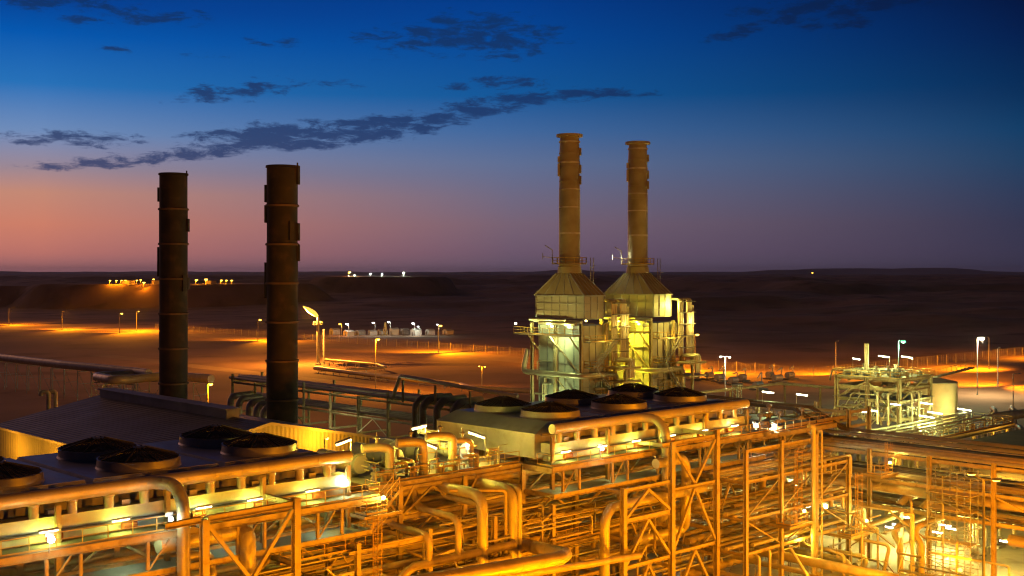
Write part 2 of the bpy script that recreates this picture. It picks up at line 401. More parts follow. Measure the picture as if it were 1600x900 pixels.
# ---------------------------------------------------------------- lamp posts
def lamp_post(name, label, o, h, group=None, power=0, col=SODY, lens='glow_sodium', arms=1, r=.16, dirn=(0,-1), head_r=.35, spot=None, aim=None, z0=None):
    u, v = o[0], o[1]; b = o[2] if len(o) > 2 else 0
    t = thing(name, label, 'lamp post', (u, v, b), group)
    p = MB(); p.lathe((u,v,b), [(r*1.8,0),(r*1.8,.25),(r,.3),(r*.55,h)], 8, caps=(False, True)); p.build('pole', 'galv', t)
    for k in range(arms):
        s = 1 if k == 0 else -1; dx, dy = dirn[0]*s, dirn[1]*s
        e = (u+dx*1.3, v+dy*1.3, b+h+.25)
        q = MB(); q.tube([(u,v,b+h-.1),(u+dx*.3,v+dy*.3,b+h+.2), e], .05, 6); q.build('arm', 'galv', t)
        hd = MB(); hd.hexa([(e[0]-.3,e[1]-.3,e[2]-.08),(e[0]+.3,e[1]-.3,e[2]-.08),(e[0]+.3,e[1]+.3,e[2]-.08),(e[0]-.3,e[1]+.3,e[2]-.08)],
                     [(e[0]-.2,e[1]-.2,e[2]+.12),(e[0]+.2,e[1]-.2,e[2]+.12),(e[0]+.2,e[1]+.2,e[2]+.12),(e[0]-.2,e[1]+.2,e[2]+.12)])
        ho = hd.build('lamp_head', 'galv', t)
        if lens:
            ln = MB(); ln.lathe((e[0],e[1],e[2]-.09-head_r*.9), [(.02,0),(head_r*.7,head_r*.2),(head_r,head_r*.6),(head_r*.8,head_r*.9)], 10); ln.build('lens', lens, ho)
        if power: light((e[0], e[1], e[2]-head_r-.5), power/arms, col, .2, spot, aim)
    return t
g = 'sodium lamps along the patrol road'
per = [(14,508,482,0,'dim lamp post at the far end of the patrol road'), (97,515,487,0,'dim lamp post between the far end of the patrol road and the first glowing one'),
 (187,520,490,1,'glowing sodium lamp post beside the patrol road, beyond the dark stack with the lower top'), (403,533,500,1,'glowing sodium lamp post beside the patrol road, between the two dark stacks'),
 (685,552,509,1,'glowing sodium lamp post beside the patrol road, in front of the white lit camp'), (1086,583,523,1,'glowing sodium lamp post beside the patrol road, just behind the second boiler tower'),
 (1306,587,534,0,'unlit looking lamp post beside the patrol road behind the tall process module'), (1559,605,545,0,'unlit looking lamp post near the fence corner beyond the cream tank')]
for px, yb, yt, lit, lab in per:
    u, v, _ = at_z(px, yb, 0); d = 36*F/(yb-CY); h = (yb-yt)*d/F
    lamp_post('patrol_lamp', lab, (u, v), h, g, 0, lens='glow_sodium' if lit else None, dirn=(1,0), head_r=.75 if lit else .3, r=.22)
    for q in (-1, 1): light((u+2, v, h-.6), 110000, SODY, .3, 130, (u+8, v+q*26, 0), 'patrol_lamp_light')
for v, lab in ((300,'patrol road lamp post hidden behind the two boiler towers'),(690,'patrol road lamp post hidden behind the lower topped dark stack')):
    lamp_post('patrol_lamp', lab, (340, v), 12, g, 0, dirn=(1,0), head_r=.4, r=.22); [light((343, v, 11.4), 110000, SODY, .3, 130, (347, v+q*26, 0), 'patrol_lamp_light') for q in (-1, 1)]
for u, lab in ((430,'patrol road lamp post just past the fence corner beyond the tank'),(505,'farthest patrol road lamp post past the fence corner')):
    lamp_post('patrol_lamp', lab, (u, 190), 12, g, 0, lens=None, dirn=(0,1), head_r=.4, r=.2); light((u, 193, 11.4), 90000, SODY, .3, 150, (u, 199, 0), 'patrol_lamp_light')
def mast(name, lab, px, yb, yt, z0, pw, col, lens, **k):
    u, v, _ = at_z(px, yb, z0); d = (H-z0)*F/(yb-CY); h = (yb-yt)*d/F
    return lamp_post(name, lab, (u, v, z0), h, None, pw, col, lens, **k)
mast('lamp_post', 'sodium lamp post behind the warehouse ridge, beside the foot of the lower topped dark stack', 325, 668, 600, 0, 9000, SODY, 'glow_sodium', head_r=.5)
mast('lamp_post', 'slim tall sodium lamp post standing in open sand right of the flare stack', 587, 612, 530, 0, 26000, SODY, 'glow_sodium', head_r=.5)
mast('lamp_post', 'short twin armed lamp post standing on the sand before the first boiler tower', 753, 606, 573, 0, 3000, SODY, 'glow_sodium', arms=2, head_r=.26)
mast('lamp_post', 'twin headed white lamp post behind the far end of the second air cooler', 1133, 655, 558, 0, 14000, (1,.9,.55), 'glow_tube', arms=2, head_r=.34)
mast('lamp_post', 'lamp post with a green glowing lamp behind the process module', 1404, 640, 533, 0, 9000, (.3,1,.6), 'glow_green', head_r=.7)
mast('lamp_post', 'tall lamp post with a bright yellowish white lamp beyond the cream tank', 1527, 617, 528, 0, 26000, (1,.86,.45), 'glow_tube', head_r=.85)
mast('lamp_post', 'lamp post at the edge of view with a small unlit head above the pipe coils', 1583, 690, 585, 0, 0, WHT, None)

# ---------------------------------------------------------------- flare stack
u, v, _ = at_z(497, 570, 0); d = 36*F/143; fh = 75*d/F
t = thing('flare_stack', 'slim flare stack burning a bright orange flame on the open sand', 'flare stack', (u, v, 0))
MB().lathe((u,v,0), [(1.1,0),(1.1,.6),(.62,.8),(.55,fh*.8),(.5,fh)], 12, caps=(False, True)).build('riser', 'galv', t)
p = MB().lathe((u,v,fh*.83), [(1.9,0),(1.9,.25)], 12, caps=(True, True)); p.rail([(u+1.9*math.cos(i*.785), v+1.9*math.sin(i*.785), fh*.83+.2) for i in range(8)], closed=True, r=.07); p.build('platform', 'galv', t)
fl = MB(); n = 14
for s, (ox, rr) in enumerate(((0, 1.0), (.35, .8))):
    fl.tube([(u-ox*.2, v+ox*.2, fh), (u-.5-ox, v+.5+ox, fh+1.0), (u-1.6-ox, v+1.5+ox, fh+1.9), (u-2.7-ox, v+2.6+ox, fh+2.6)], .55*rr, 8)
fl2 = MB(); pts = [(0,.3),(.7,.7),(1.6,.95),(2.8,1.0),(4.2,.8),(5.6,.4),(6.6,.06)]
for i, (s, r) in enumerate(pts):
    c = Vector((u-.66*s, v+.62*s, fh+.2+.62*s)); dd = Vector((-.66,.62,.5)).normalized(); x = dd.cross(Vector((0,0,1))).normalized(); y = x.cross(dd)
    fl2.v += [tuple(c+(x*math.cos(6.2832*j/10)+y*math.sin(6.2832*j/10))*r*(1+.18*R.uniform(-1,1))) for j in range(10)]
fl2.f = [(i*10+j, i*10+(j+1)%10, i*10+10+(j+1)%10, i*10+10+j) for i in range(6) for j in range(10)]; fl2.sm = [True]*60
fl2.build('flame', 'flame', t)
light((u-3, v+2.7, fh+.7), 170000, (1,.34,.03), .2, name='flame_light')
u2, v2, _ = at_z(506, 568, 0)
single('vent_pole', MB().lathe((u2,v2,0), [(.5,0),(.4,fh*.72),(.4,fh*.72+.1)], 10, caps=(False,True)), 'galv', 'plain grey vent pipe standing close beside the flare stack', 'vent pipe')
# mound beside the flare, low pipelines
def pipeline(name, lab, pts, r, sup_step, zc, m='clad', cat='pipeline'):
    t = thing(name, lab, cat, pts[0][:2]+(0,)); MB().tube(pts, r, 10, bend=r*3, bands=4).build('pipe', m, t)
    P = [Vector(p) for p in pts]; first = None
    for a, b in zip(P, P[1:]):
        l = (b-a).length; n = max(1, int(l/sup_step))
        for i in range(n):
            c = a.lerp(b, (i+.5)/n); q = Vector((-(b-a).y, (b-a).x, 0)).normalized()*r*1.8
            s = MB(); s.beam(c+q-Vector((0,0,c.z)), c+q-Vector((0,0,r)), .22, .22, 'box'); s.beam(c-q-Vector((0,0,c.z)), c-q-Vector((0,0,r)), .22,.22,'box'); s.beam(c+q-Vector((0,0,r+.12)), c-q-Vector((0,0,r+.12)), .2,.2,'box')
            if c.z > 4: s.beam(c+q-Vector((0,0,c.z)), c-q-Vector((0,0,r)), .12,.12,'box'); s.beam(c+q-Vector((0,0,c.z*.5)), c-q-Vector((0,0,c.z*.5)), .15,.15,'box')
            s.build('support', 'galv', t)
    return t
g3 = lambda px, py, z: at_z(px, py, z)
pipeline('pipeline', 'long low pipeline on short supports running from the flare stack over the sand', [g3(492,575,1.6), g3(640,593,1.6), g3(720,601,1.6), g3(735,606,1.6), g3(830,611,1.6)], .75, 9, 0)
pipeline('pipeline', 'short pipeline branch on legs ending beside the flare stack', [g3(508,562,2.2), g3(590,569,2.2), g3(603,574,2.0), g3(540,578,1.4)], .5, 8, 0)
pipeline('pipeline', 'high grey pipeline on trestle legs crossing the dark sand behind the warehouse', [g3(-40,554,9.5), g3(100,570,9.5), g3(212,581,9.5), g3(232,583.5,9.5)], 1.15, 7, 0, 'clad')
pipeline('pipeline', 'thick looped grey pipeline on trestle legs nearest the warehouse roof', [g3(232,583.5,8.9), g3(146,588,8.9), g3(182,595,8.9), g3(262,586.5,8.9), g3(330,592,8.9)], 1.15, 7, 0, 'clad')
u, v, _ = at_z(76, 655, 3)
t = thing('vent_hood', 'pair of bent vent pipes rising behind the dark warehouse roof', 'vent pipe', (u, v, 0))
for k in (0, 1): MB().tube([(u+k*1.6,v,0),(u+k*1.6,v,9.2),(u+k*1.6-1.4,v+.6,9.2),(u+k*1.6-1.4,v+.6,8.3)], .5, 10, bend=.8).build('pipe', 'tank', t)

# ---------------------------------------------------------------- white lit camp beyond the road and the far compounds
def cabin(u, v, z, w, l, h, lab, m='white'):
    t = thing('cabin', lab, 'cabin', (u, v, z), 'cabins of the lit camp')
    MB().box((u-w/2,v-l/2,z),(u+w/2,v+l/2,z+h)).build('wall', m, t); MB().hexa([(u-w/2-.2,v-l/2-.2,z+h),(u+w/2+.2,v-l/2-.2,z+h),(u+w/2+.2,v+l/2+.2,z+h),(u-w/2-.2,v+l/2+.2,z+h)],
        [(u-w/2-.2,v,z+h+.9),(u+w/2+.2,v,z+h+.9),(u+w/2+.2,v+.1,z+h+.9),(u-w/2-.2,v+.1,z+h+.9)]).build('roof', 'vent', t)
    MB().box((u-w/2-.06,v-.5,z),(u-w/2-.01,v+.5,z+2)).build('door', 'dark_steel', t)
camp_lab = ['low white cabin at the end of the lit camp under the first pair of lamps', 'low white cabin of the camp beside the first pair of lamps', 'low white cabin of the camp, two from the first lamps', 'wide white cabin before the middle lamp of the camp', 'small cabin beside the camp derrick',
            'white cabin just past the camp derrick', 'long cabin in the middle of the lit camp', 'white cabin of the camp under its pair of small lamps', 'low cabin before the orange lamp of the camp', 'last white cabin at the dim end of the lit camp']
for i, px in enumerate((523, 545, 563, 582, 597, 616, 632, 650, 672, 700)):
    u, v, _ = at_z(px, 523.5+R.uniform(-1,1)-(px>690)*2, 0); cabin(u, v, 0, 5, R.uniform(2.,4.6), R.uniform(2.,3.4), camp_lab[i], ('white','tank','galv','white')[i%4])
camp_lamp = ['orange', 'white', 'white', 'white', 'white', 'white', 'white']
tails = ['orange camp lamp above the first cabin', 'bright white camp lamp right behind the orange one', 'white camp lamp above the third cabin', 'white camp lamp beside the derrick', 'upper white camp lamp over the long cabin', 'lower small white camp lamp over the long cabin', 'white camp lamp behind the orange patrol lamp']
for i, (px, yt) in enumerate(((534,506),(545,506),(586,504),(610,503),(648,505),(656,510),(686,507))):
    u, v, _ = at_z(px, 525, 0); d = 36*F/98; h = (525-yt)*d/F
    lamp_post('camp_lamp', tails[i], (u, v), h, 'lamps of the lit camp', 900 if i else 2500, WHT if i else SODY, 'glow_white' if i else 'glow_sodium', dirn=(-1,0), head_r=.8 if i < 5 else .55)
u, v, _ = at_z(602, 524, 0)
t = thing('derrick', 'small lattice derrick standing among the camp cabins', 'derrick', (u, v, 0)); hh = 7.5
for a, b in ((-1,-1),(1,-1),(1,1),(-1,1)): MB().beam((u+a,v+b,0),(u+a*.2,v+b*.2,hh), .2,.2,'box').build('leg', 'rail', t)
p = MB()
for z in (1.5,3,4.5,6):
    k = 1-.8*z/hh
    for (a,b),(c,d_) in (((-1,-1),(1,-1)),((1,-1),(1,1)),((1,1),(-1,1)),((-1,1),(-1,-1))): p.beam((u+a*k,v+b*k,z),(u+c*k,v+d_*k,z-1.2), .1,.1,'box')
p.build('lattice', 'rail', t)
def ground_at(px, py):
    """first terrain point along the sight line, measured from the photograph"""
    k, m = (px-CX)/F, (CY-py)/F; y = 500.
    while y < 9000:
        if H+m*y <= ter(k*y, y): break
        y += 8
    return SA*k*y+CA*y, -CA*k*y+SA*y, ter(k*y, y), y
fl = ['first dim', 'second dim', 'small', 'bright', 'twin bright', 'low', 'high', 'large bright', 'pale', 'big', 'biggest', 'late', 'faint', 'last']
k = 0
for px, yt, big in ((171,440,1),(181,440,1),(189,441,.8),(195,439,1.2),(213,439,1),(219,437,1),(224,441,1.3),(239,436,1),(306,437,1.5),(321,436,1.7),(345,440,1.1),(353,440,1),(361,439,1.1)):
    y = 1225+R.uniform(-8,60); kx = (px-CX)/F; u, v = SA*kx*y+CA*y, -CA*kx*y+SA*y; z = ter(kx*y, y)
    h = max(4, (H-(yt-CY)/F*y)-z)
    lamp_post('mesa_lamp', f'{fl[k]} orange lamp in the row on the far mesa, {ORD[k]} along it', (u, v, z), h, 'orange lamps of the far mesa compound', 5000*big, SODY, 'glow_sodium', dirn=(0,-1), head_r=1.15*big, r=.2); k += 1
for i, (px, lab) in enumerate(((200,'long low lit shed on the far mesa under its orange lamps'), (243,'square lit hut on the far mesa nearest the dark stack'), (330,'low lit hut on the far mesa between the two dark stacks'))):
    y = 1240.; kx = (px-CX)/F; u, v = SA*kx*y+CA*y, -CA*kx*y+SA*y; z = ter(kx*y, y)
    t = thing('hut', lab, 'hut', (u, v, z), 'huts of the far mesa compound'); w = (9,3,5)[i]
    MB().box((u-3,v-w,z-1),(u+3,v+w,z+3.4)).build('wall', 'tank', t); MB().box((u-3.3,v-w-.3,z+3.41),(u+3.3,v+w+.3,z+3.8)).build('roof', 'vent', t)
for px, yt, c, lens, s, lab in ((545,425,SODY,'glow_sodium',1.7,'orange lamp at the edge of the flat topped mesa'), (553,430,WHT,'glow_tube',1.0,'small pale lamp low on the flat topped mesa'), (578,427.5,WHT,'glow_white',.9,'faint white lamp on the flat topped mesa'),
        (596,428,WHT,'glow_white',.7,'faintest white lamp near the middle of the mesa top'), (630,425.5,WHT,'glow_tube',1.6,'bright pale lamp on the mesa top by the lit ground')):
    y = 1600.; kx = (px-CX)/F; u, v = SA*kx*y+CA*y, -CA*kx*y+SA*y; z = ter(kx*y, y); h = max(2.5, H-(yt-CY)/F*y-z)
    lamp_post('mesa_lamp', lab, (u, v, z), h, None, 20000*s, c, lens, head_r=s, r=.2)
y = 5200.; kx = (1269-CX)/F; u, v = SA*kx*y+CA*y, -CA*kx*y+SA*y; z = ter(kx*y, y)
lamp_post('distant_lamp', 'single orange lamp far away on the dark horizon', (u, v, z), max(6, H-z+3), None, 5000, SODY, 'glow_sodium', head_r=4.2, r=.5)
# ---------------------------------------------------------------- warehouse
def warehouse():
    u0,u1,v0,v1,ze,zr = 61.,91.,120.5,165.,15.,18.; um = (u0+u1)/2
    t = thing('warehouse', 'large warehouse with dark ribbed roof, yellow gable wall and long ridge vent', 'warehouse', (um, v0, 0))
    g = MB(); g._add([(u0,v0,0),(u1,v0,0),(u1,v0,ze),(um,v0,zr),(u0,v0,ze)], [(0,1,2,3,4)]); g.build('gable_wall', 'wall', t); g = MB(); g._add([(u0,v1,0),(u1,v1,0),(u1,v1,ze),(um,v1,zr),(u0,v1,ze)], [(4,3,2,1,0)])
    g.build('gable_wall', 'wall', t)
    s = MB(); s._add([(u0,v0,0),(u0,v0,ze),(u0,v1,ze),(u0,v1,0)], [(0,1,2,3)]); s._add([(u1,v0,0),(u1,v0,ze),(u1,v1,ze),(u1,v1,0)], [(3,2,1,0)]); s.build('side_wall', 'wall2', t)
    r = MB()
    for a, b in ((u0-.5, um), (u1+.5, um)):
        za = ze-.1+.02; r.hexa([(a,v0-.6,za),(b,v0-.6,zr+.04),(b,v1+.6,zr+.04),(a,v1+.6,za)], [(a,v0-.6,za+.16),(b,v0-.6,zr+.2),(b,v1+.6,zr+.2),(a,v1+.6,za+.16)])
    r.build('roof', 'roof', t)
    tr = MB()
    for a in (u0-.55, u1+.55): tr.beam((a,v0-.62,ze+.02),(um,v0-.62,zr+.14), .08,.34,'box'); tr.beam((a,v0-.6,ze-.05),(a,v1+.6,ze-.05), .2,.3,'box')
    tr.build('trim', 'tank', t)
    rv = MB().box((um-.9,v0+8,zr),(um+.9,v1-1,zr+1.1)).build('ridge_vent', 'vent', t); MB().box((um-1.15,v0+7.8,zr+1.11),(um+1.15,v1-.8,zr+1.25)).build('vent_cap', 'vent', rv)
    lb = thing('annexe', 'low annexe wall with flat dark roof beside the yellow gable', 'annexe', (97, 122, 0))
    MB().box((91.3,121.5,0),(98,131,13.4)).build('wall', 'wall', lb); MB().box((91.2,121.2,13.41),(98.4,131.3,13.7)).build('roof', 'roof', lb)
warehouse()
M['flange'] = mat('rusty_flange', (.20,.115,.06), .7, scale=.6)
# ---------------------------------------------------------------- dark bypass stacks
def dark_stack(u, v, h, r, lab, plates, sd):
    t = thing('dark_stack', lab, 'chimney stack', (u, v, 0), 'dark bypass stacks')
    s = MB(); prof = [(r*1.0,0)]; z = 0; n = 9; seg = h/n
    for i in range(n):
        rr = r*(1+.012*((i*7+sd)%3-1)); prof += [(rr, z+.05), (rr, z+seg-.36), (rr+.17, z+seg-.3), (rr+.17, z+seg-.08)]; z += seg
    prof[-1] = (r+.12, h); prof += [(r-.25, h), (r-.25, h-4)]
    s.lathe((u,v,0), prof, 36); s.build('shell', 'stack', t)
    for ang, z0, z1, w in plates:
        p = MB(); a = math.radians(ang); N_ = 7; ri, ro = r*.99, r+.34
        for k in range(N_-1):
            b0, b1 = a+w*(k/(N_-1)-.5), a+w*((k+1)/(N_-1)-.5)
            q = [(u+rr*math.cos(b), v+rr*math.sin(b), z_) for z_ in (z0, z1) for rr, b in ((ri,b0),(ro,b0),(ro,b1),(ri,b1))]
            p.hexa(q[:4], q[4:])
        p.build('cladding_plate', 'stack_pad', t)
    for i in range(1, n): MB().lathe((u,v,i*seg-.36), [(r*.99,0),(r+.2,.02),(r+.2,.3),(r*.99,.32)], 36).build('flange_ring', 'flange', t)
    b = MB(); a = math.radians(-60); b.tube([(u+(r+.2)*math.cos(a), v+(r+.2)*math.sin(a), h-.3), (u+(r+.2)*math.cos(a), v+(r+.2)*math.sin(a), h+.4)], .12, 6); b.build('lifting_lug', 'stack_pad', t)
def stack_at(px, ytop, d, dia, lab, plates, sd):
    u, v, z = at_d(px, ytop, d); pl = [(a, H+(CY-y1)/F*d, H+(CY-y0)/F*d, w) for a, y0, y1, w in plates]
    dark_stack(u, v, z, dia*d/F/2, lab, pl, sd)
# plate directions: picture-left rim is at -u+v side (angle ~134 in plant axes), picture-right rim at ~-46
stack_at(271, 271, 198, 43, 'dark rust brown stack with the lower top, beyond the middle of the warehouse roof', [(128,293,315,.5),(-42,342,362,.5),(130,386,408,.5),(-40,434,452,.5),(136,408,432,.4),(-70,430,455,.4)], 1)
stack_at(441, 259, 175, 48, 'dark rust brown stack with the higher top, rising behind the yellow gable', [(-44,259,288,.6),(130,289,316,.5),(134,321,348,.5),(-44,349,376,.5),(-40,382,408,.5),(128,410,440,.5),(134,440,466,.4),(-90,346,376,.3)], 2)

# ---------------------------------------------------------------- boiler towers with beige stacks
def boiler(u, v, d, lab, stack_top_px, first):
    zz = lambda y: H+(CY-y)/F*d
    k = 1.
    t = thing('boiler_tower', lab, 'boiler tower', (u, v, 0), 'heat recovery boilers')
    hu, hv = 2.5*k, 5.9*k; lu, lv = 2.3*k, 5.3*k; zb, zt, za = 28*k, 32*k, 36*k
    # lower casing and ribs
    lo = MB().box((u-lu,v-lv,0),(u+lu+2.2,v+lv,zb-1.2)); lc = lo.build('lower_casing', 'hpanel', t)
    rb = MB()
    for i in range(6):
        y = v-lv+i*2*lv/5; rb.beam((u-lu-.06,y,0),(u-lu-.06,y,zb-1.2), .22 if i in (0,5) else .14,.16,'box')
    for z in (4,8,12,16,20,24): rb.beam((u-lu-.05,v-lv,z),(u-lu-.05,v+lv,z), .12,.14,'box'); rb.beam((u-lu,v-lv-.05,z),(u+lu+2.2,v-lv-.05,z), .12,.14,'box')
    for i in range(5): x = u-lu+i*(2*lu+2.2)/4; rb.beam((x,v-lv-.06,0),(x,v-lv-.06,zb-1.2), .16,.16,'box')
    rb.build('stiffener', 'galv', lc)
    for du, dv in ((-lu-.9,-lv-.5),(-lu-.9,lv+1.0),(-lu-.9,0.4),(lu+3,-lv-.9),(lu+.6,-lv-.9)):
        MB().beam((u+du,v+dv,0),(u+du,v+dv,zb-.8), .5,.5).build('column', 'steel', t)
    # upper box
    up = MB().box((u-hu,v-hv,zb),(u+hu,v+hv,zt)).build('upper_casing', 'hpanel', t)
    rb = MB()
    for i in range(7): y = v-hv+i*2*hv/6; rb.beam((u-hu-.05,y,zb),(u-hu-.05,y,zt), .12 if i%3 else .22,.12,'box')
    for i in range(4): z = zb+(zt-zb)*i/3; rb.beam((u-hu-.06,v-hv,z),(u-hu-.06,v+hv,z), .12,.13,'box'); rb.beam((u-hu,v-hv-.06,z),(u+hu,v-hv-.06,z), .12,.13,'box')
    for i in range(4): x = u-hu+i*2*hu/3; rb.beam((x,v-hv-.05,zb),(x,v-hv-.05,zt), .14,.12,'box')
    rb.build('stiffener', 'galv', up)
    # hood tapering to the stack
    rs = 1.85*k; b = [(u-hu-.25,v-hv-.25,zt+.02),(u+hu+.25,v-hv-.25,zt+.02),(u+hu+.25,v+hv+.25,zt+.02),(u-hu-.25,v+hv+.25,zt+.02)]
    q = rs*.9; tp = [(u-q,v-q,za),(u+q,v-q,za),(u+q,v+q,za),(u-q,v+q,za)]
    hd = MB().hexa(b, tp).build('hood', 'hstack', t); rb = MB()
    for i in range(4):
        p, p2, c, c2 = [Vector(x) for x in (b[i], b[(i+1)%4], tp[i], tp[(i+1)%4])]
        rb.beam(p, c, .22,.22,'box')
        for s in (.2,.4,.6,.8): rb.beam(p.lerp(p2, s), c.lerp(c2, s), .12,.14,'box')
        rb.beam(p, p2, .2, .24, 'box')
    rb.build('hood_rib', 'galv', hd)
    # stack
    zs = zz(stack_top_px); sh = zs-za
    st = MB(); prof = [(rs*1.18,0),(rs*1.1,1.2*k),(rs*1.02,1.3*k)]
    for i in range(1, 9): z = sh*(.06+.1*i); prof += [(rs*(1.02 if i < 6 else .98), z-.02),(rs*1.03, z),(rs*1.03, z+.12),(rs*(1.02 if i < 6 else .98), z+.14)]
    prof += [(rs*.92, sh-.75),(rs*.92, sh-.5),(rs*1.28, sh-.45),(rs*1.28, sh-.02),(rs*.85, sh),(rs*.85, sh-4)]
    st.lathe((u,v,za), prof, 32); so = st.build('stack', 'hstack', t)
    for f, hh in ((.94,.25),(.79,.3),(.47,.22),(.28,.35),(.60,.2)):
        MB().lathe((u,v,za+sh*f), [(rs*1.0,0),(rs*1.036,.02),(rs*1.036,hh),(rs*1.0,hh+.02)], 32).build('pale_band', 'hband', so)
    for ang, f0, f1 in ((134,.70,.79),(134,.80,.84),(-46,.72,.78),(-46,.64,.70),(-46,.85,.9)):
        p = MB(); a = math.radians(ang)
        for kx in range(4):
            b0, b1 = a-.35+.175*kx, a-.175+.175*kx
            qq = [(u+rr*math.cos(w), v+rr*math.sin(w), za+sh*f) for f in (f0, f1) for rr, w in ((rs,b0),(rs+.3,b0),(rs+.3,b1),(rs,b1))]; p.hexa(qq[:4], qq[4:])
        p.build('stack_plate', 'hstack', so)
    # ring platform at the foot of the stack
    zp = za+1.6*k; rp = rs+1.25
    pf = MB().lathe((u,v,zp), [(rs*1.12,0),(rp,0),(rp,.12),(rs*1.12,.12)], 20).build('ring_platform', 'grating', t)
    MB().rail([(u+rp*math.cos(i*.524), v+rp*math.sin(i*.524), zp+.12) for i in range(12)], closed=True, r=.045).build('guard_rail', 'rail', pf)
    c = Vector((u+rp*math.cos(2.36), v+rp*math.sin(2.36), zp)); dv = MB(); dv.tube([c, c+Vector((0,0,2.6)), c+Vector((-.9,.9,3.4))], .08, 6); dv.beam(c+Vector((-1.2,1.2,1.4)), c+Vector((0,0,1.2)), .1,.1,'box'); dv.beam(c+Vector((-1.2,1.2,.9)), c+Vector((-1.2,1.2,2.0)), .1,.1,'box'); dv.build('davit', 'galv', pf)
    lad = MB(); c = Vector((u+rp*.72+.5, v-rp*.72-.4, zb))
    for s in (0,.7): lad.beam(c+Vector((s,0,0)), c+Vector((s,0,zp-zb+1.2)), .1,.1,'box')
    for i in range(int((zp-zb)/.5)): lad.beam(c+Vector((0,0,i*.5)), c+Vector((.7,0,i*.5)), .06,.06,'box')
    for i in range(int((zp-zb)/1.2)): lad.beam(c+Vector((-.1,-.6,i*1.2+1)), c+Vector((.8,-.6,i*1.2+1)), .06,.06,'box')
    lad.build('ladder', 'galv', t)
    # service gallery on the near casing side
    zg = 25.2*k; g = MB().box((u-lu-3.2,v-lv-.5,zg-.25),(u-lu-.1,v+lv+3.6,zg)).build('gallery', 'grating', t)
    MB().rail([(u-lu-.3,v+lv+3.5,zg),(u-lu-3.1,v+lv+3.5,zg),(u-lu-3.1,v-lv-.4,zg),(u-lu-.3,v-lv-.4,zg)], r=.045).build('guard_rail', 'rail', g)
    for y in (v-lv+.5, v, v+lv): MB().beam((u-lu,y,zg-3.2),(u-lu-2.8,y,zg-.3), .16,.2,'box').build('bracket', 'steel', g)
    for y, zq, rr in ((v-1,zg+1.9,.32),(v+1.5,zg+2.5,.22)): MB().tube([(u-lu-1.4,y-4,zq),(u-lu-1.4,y+5,zq)], rr, 10, bands=3).build('steam_drum_pipe', 'clad', t)
    MB().tube([(u-lu-.8,v-lv-.6,zb-.5),(u-lu-.8,v+lv+.5,zb-.5)], .28, 8).build('header_pipe', 'clad', t)
    # upper side platform, small
    zu = 29.5*k; w = MB().box((u-1,v+hv+.1,zu-.15),(u+1.4,v+hv+1.6,zu)); w.build('side_platform', 'grating', t)
    MB().rail([(u-1,v+hv+.2,zu),(u-1,v+hv+1.5,zu),(u+1.4,v+hv+1.5,zu)], r=.045).build('guard_rail', 'rail', t)
    # vertical riser bundles on the side facing the coolers
    bu = u+hu+.6; bv = v-hv-1.0
    for c0 in (0., 2.0):
        for i in range(3):
            x = bu+.6+c0+i*.52
            MB().tube([(x,bv-c0*.2,20.5*k),(x,bv-c0*.2,31.2*k),(x-.1,bv+2,31.2*k)], .23, 8, bend=.5, bands=1.5).build('riser_pipe', 'clad', t)
    for i in range(3): MB().tube([(bu+1+i*.5,bv-.6,20.6*k+i*.1),(bu+1.4+i*.5,bv-3.4,20.6*k+i*.1),(bu+1.4+i*.5,bv-3.4,17.6*k)], .25, 8, bend=.5, bands=1.2).build('downcomer_pipe', 'clad', t)
    sh_ = MB()
    for z in (22.,24.2,26.4,28.6,30.6): sh_.box((bu+.2,bv-.9,z*k),(bu+4.6,bv-.5+.2,z*k+.16))
    sh_.build('bundle_support', 'dark_steel', t)
    for z in (19.2, 16.8): MB().box((u+hu-.6,bv-3.8,z*k),(u+hu+4.6,bv+.6,z*k+.35)).build('side_deck', 'steel', t)
    MB().beam((bu+4.4,bv-.2,0),(bu+4.4,bv-.2,30*k), .45,.45).build('column', 'steel', t)
    MB().beam((bu+.2,bv-3.4,0),(bu+.2,bv-3.4,19*k), .45,.45).build('column', 'steel', t)
    # big ring pipe low on the casing
    zl = 18.2*k; MB().tube([(u+lu+2,v-lv-2.0,zl-6),(u+lu+2,v-lv-2.0,zl),(u-lu-1.9,v-lv-2.0,zl),(u-lu-1.9,v+lv+2.4,zl),(u-lu-.6,v+lv+2.4,zl+4)], .5, 10, bend=1.2, bands=2).build('ring_pipe', 'clad', t)
    for i in range(4):
        x = u+lu+.8+i*.7; MB().tube([(x,v-lv-1.4,0),(x,v-lv-1.4,zl+1-i)], .26, 8, bands=2).build('downpipe', 'clad', t)
    # stairs, decks and small pipework on the side facing the coolers
    for z in (9.5, 14., 19.5, 24.):
        dk = MB().box((u-lu+.2,v-lv-1.7,z-.12),(u+lu+3.4,v-lv-.15,z)).build('side_gallery', 'grating', t)
        MB().rail([(u-lu+.2,v-lv-.2,z),(u-lu+.2,v-lv-1.65,z),(u+lu+3.4,v-lv-1.65,z),(u+lu+3.4,v-lv-.2,z)], r=.045).build('guard_rail', 'rail', dk)
    for i, (z0, z1) in enumerate(((4.8,9.5),(9.5,14.),(14.,19.5),(19.5,24.))):
        s = MB(); x0, x1 = (u-lu+.8, u+lu+1.6) if i % 2 else (u+lu+1.6, u-lu+.8)
        for q in (1.9, 2.6): s.beam((x0,v-lv-q,z0),(x1,v-lv-q,z1), .06,.24,'box'); s.beam((x0,v-lv-q,z0+1.1),(x1,v-lv-q,z1+1.1), .05,.05,'box')
        for j in range(14): f = j/14; x = x0+(x1-x0)*f; s.box((min(x,x+.1)-.12,v-lv-2.6,z0+(z1-z0)*f),(max(x,x+.1)+.12,v-lv-1.9,z0+(z1-z0)*f+.04))
        s.build('stair_flight', 'galv', t)
    rq = random.Random(int(u))
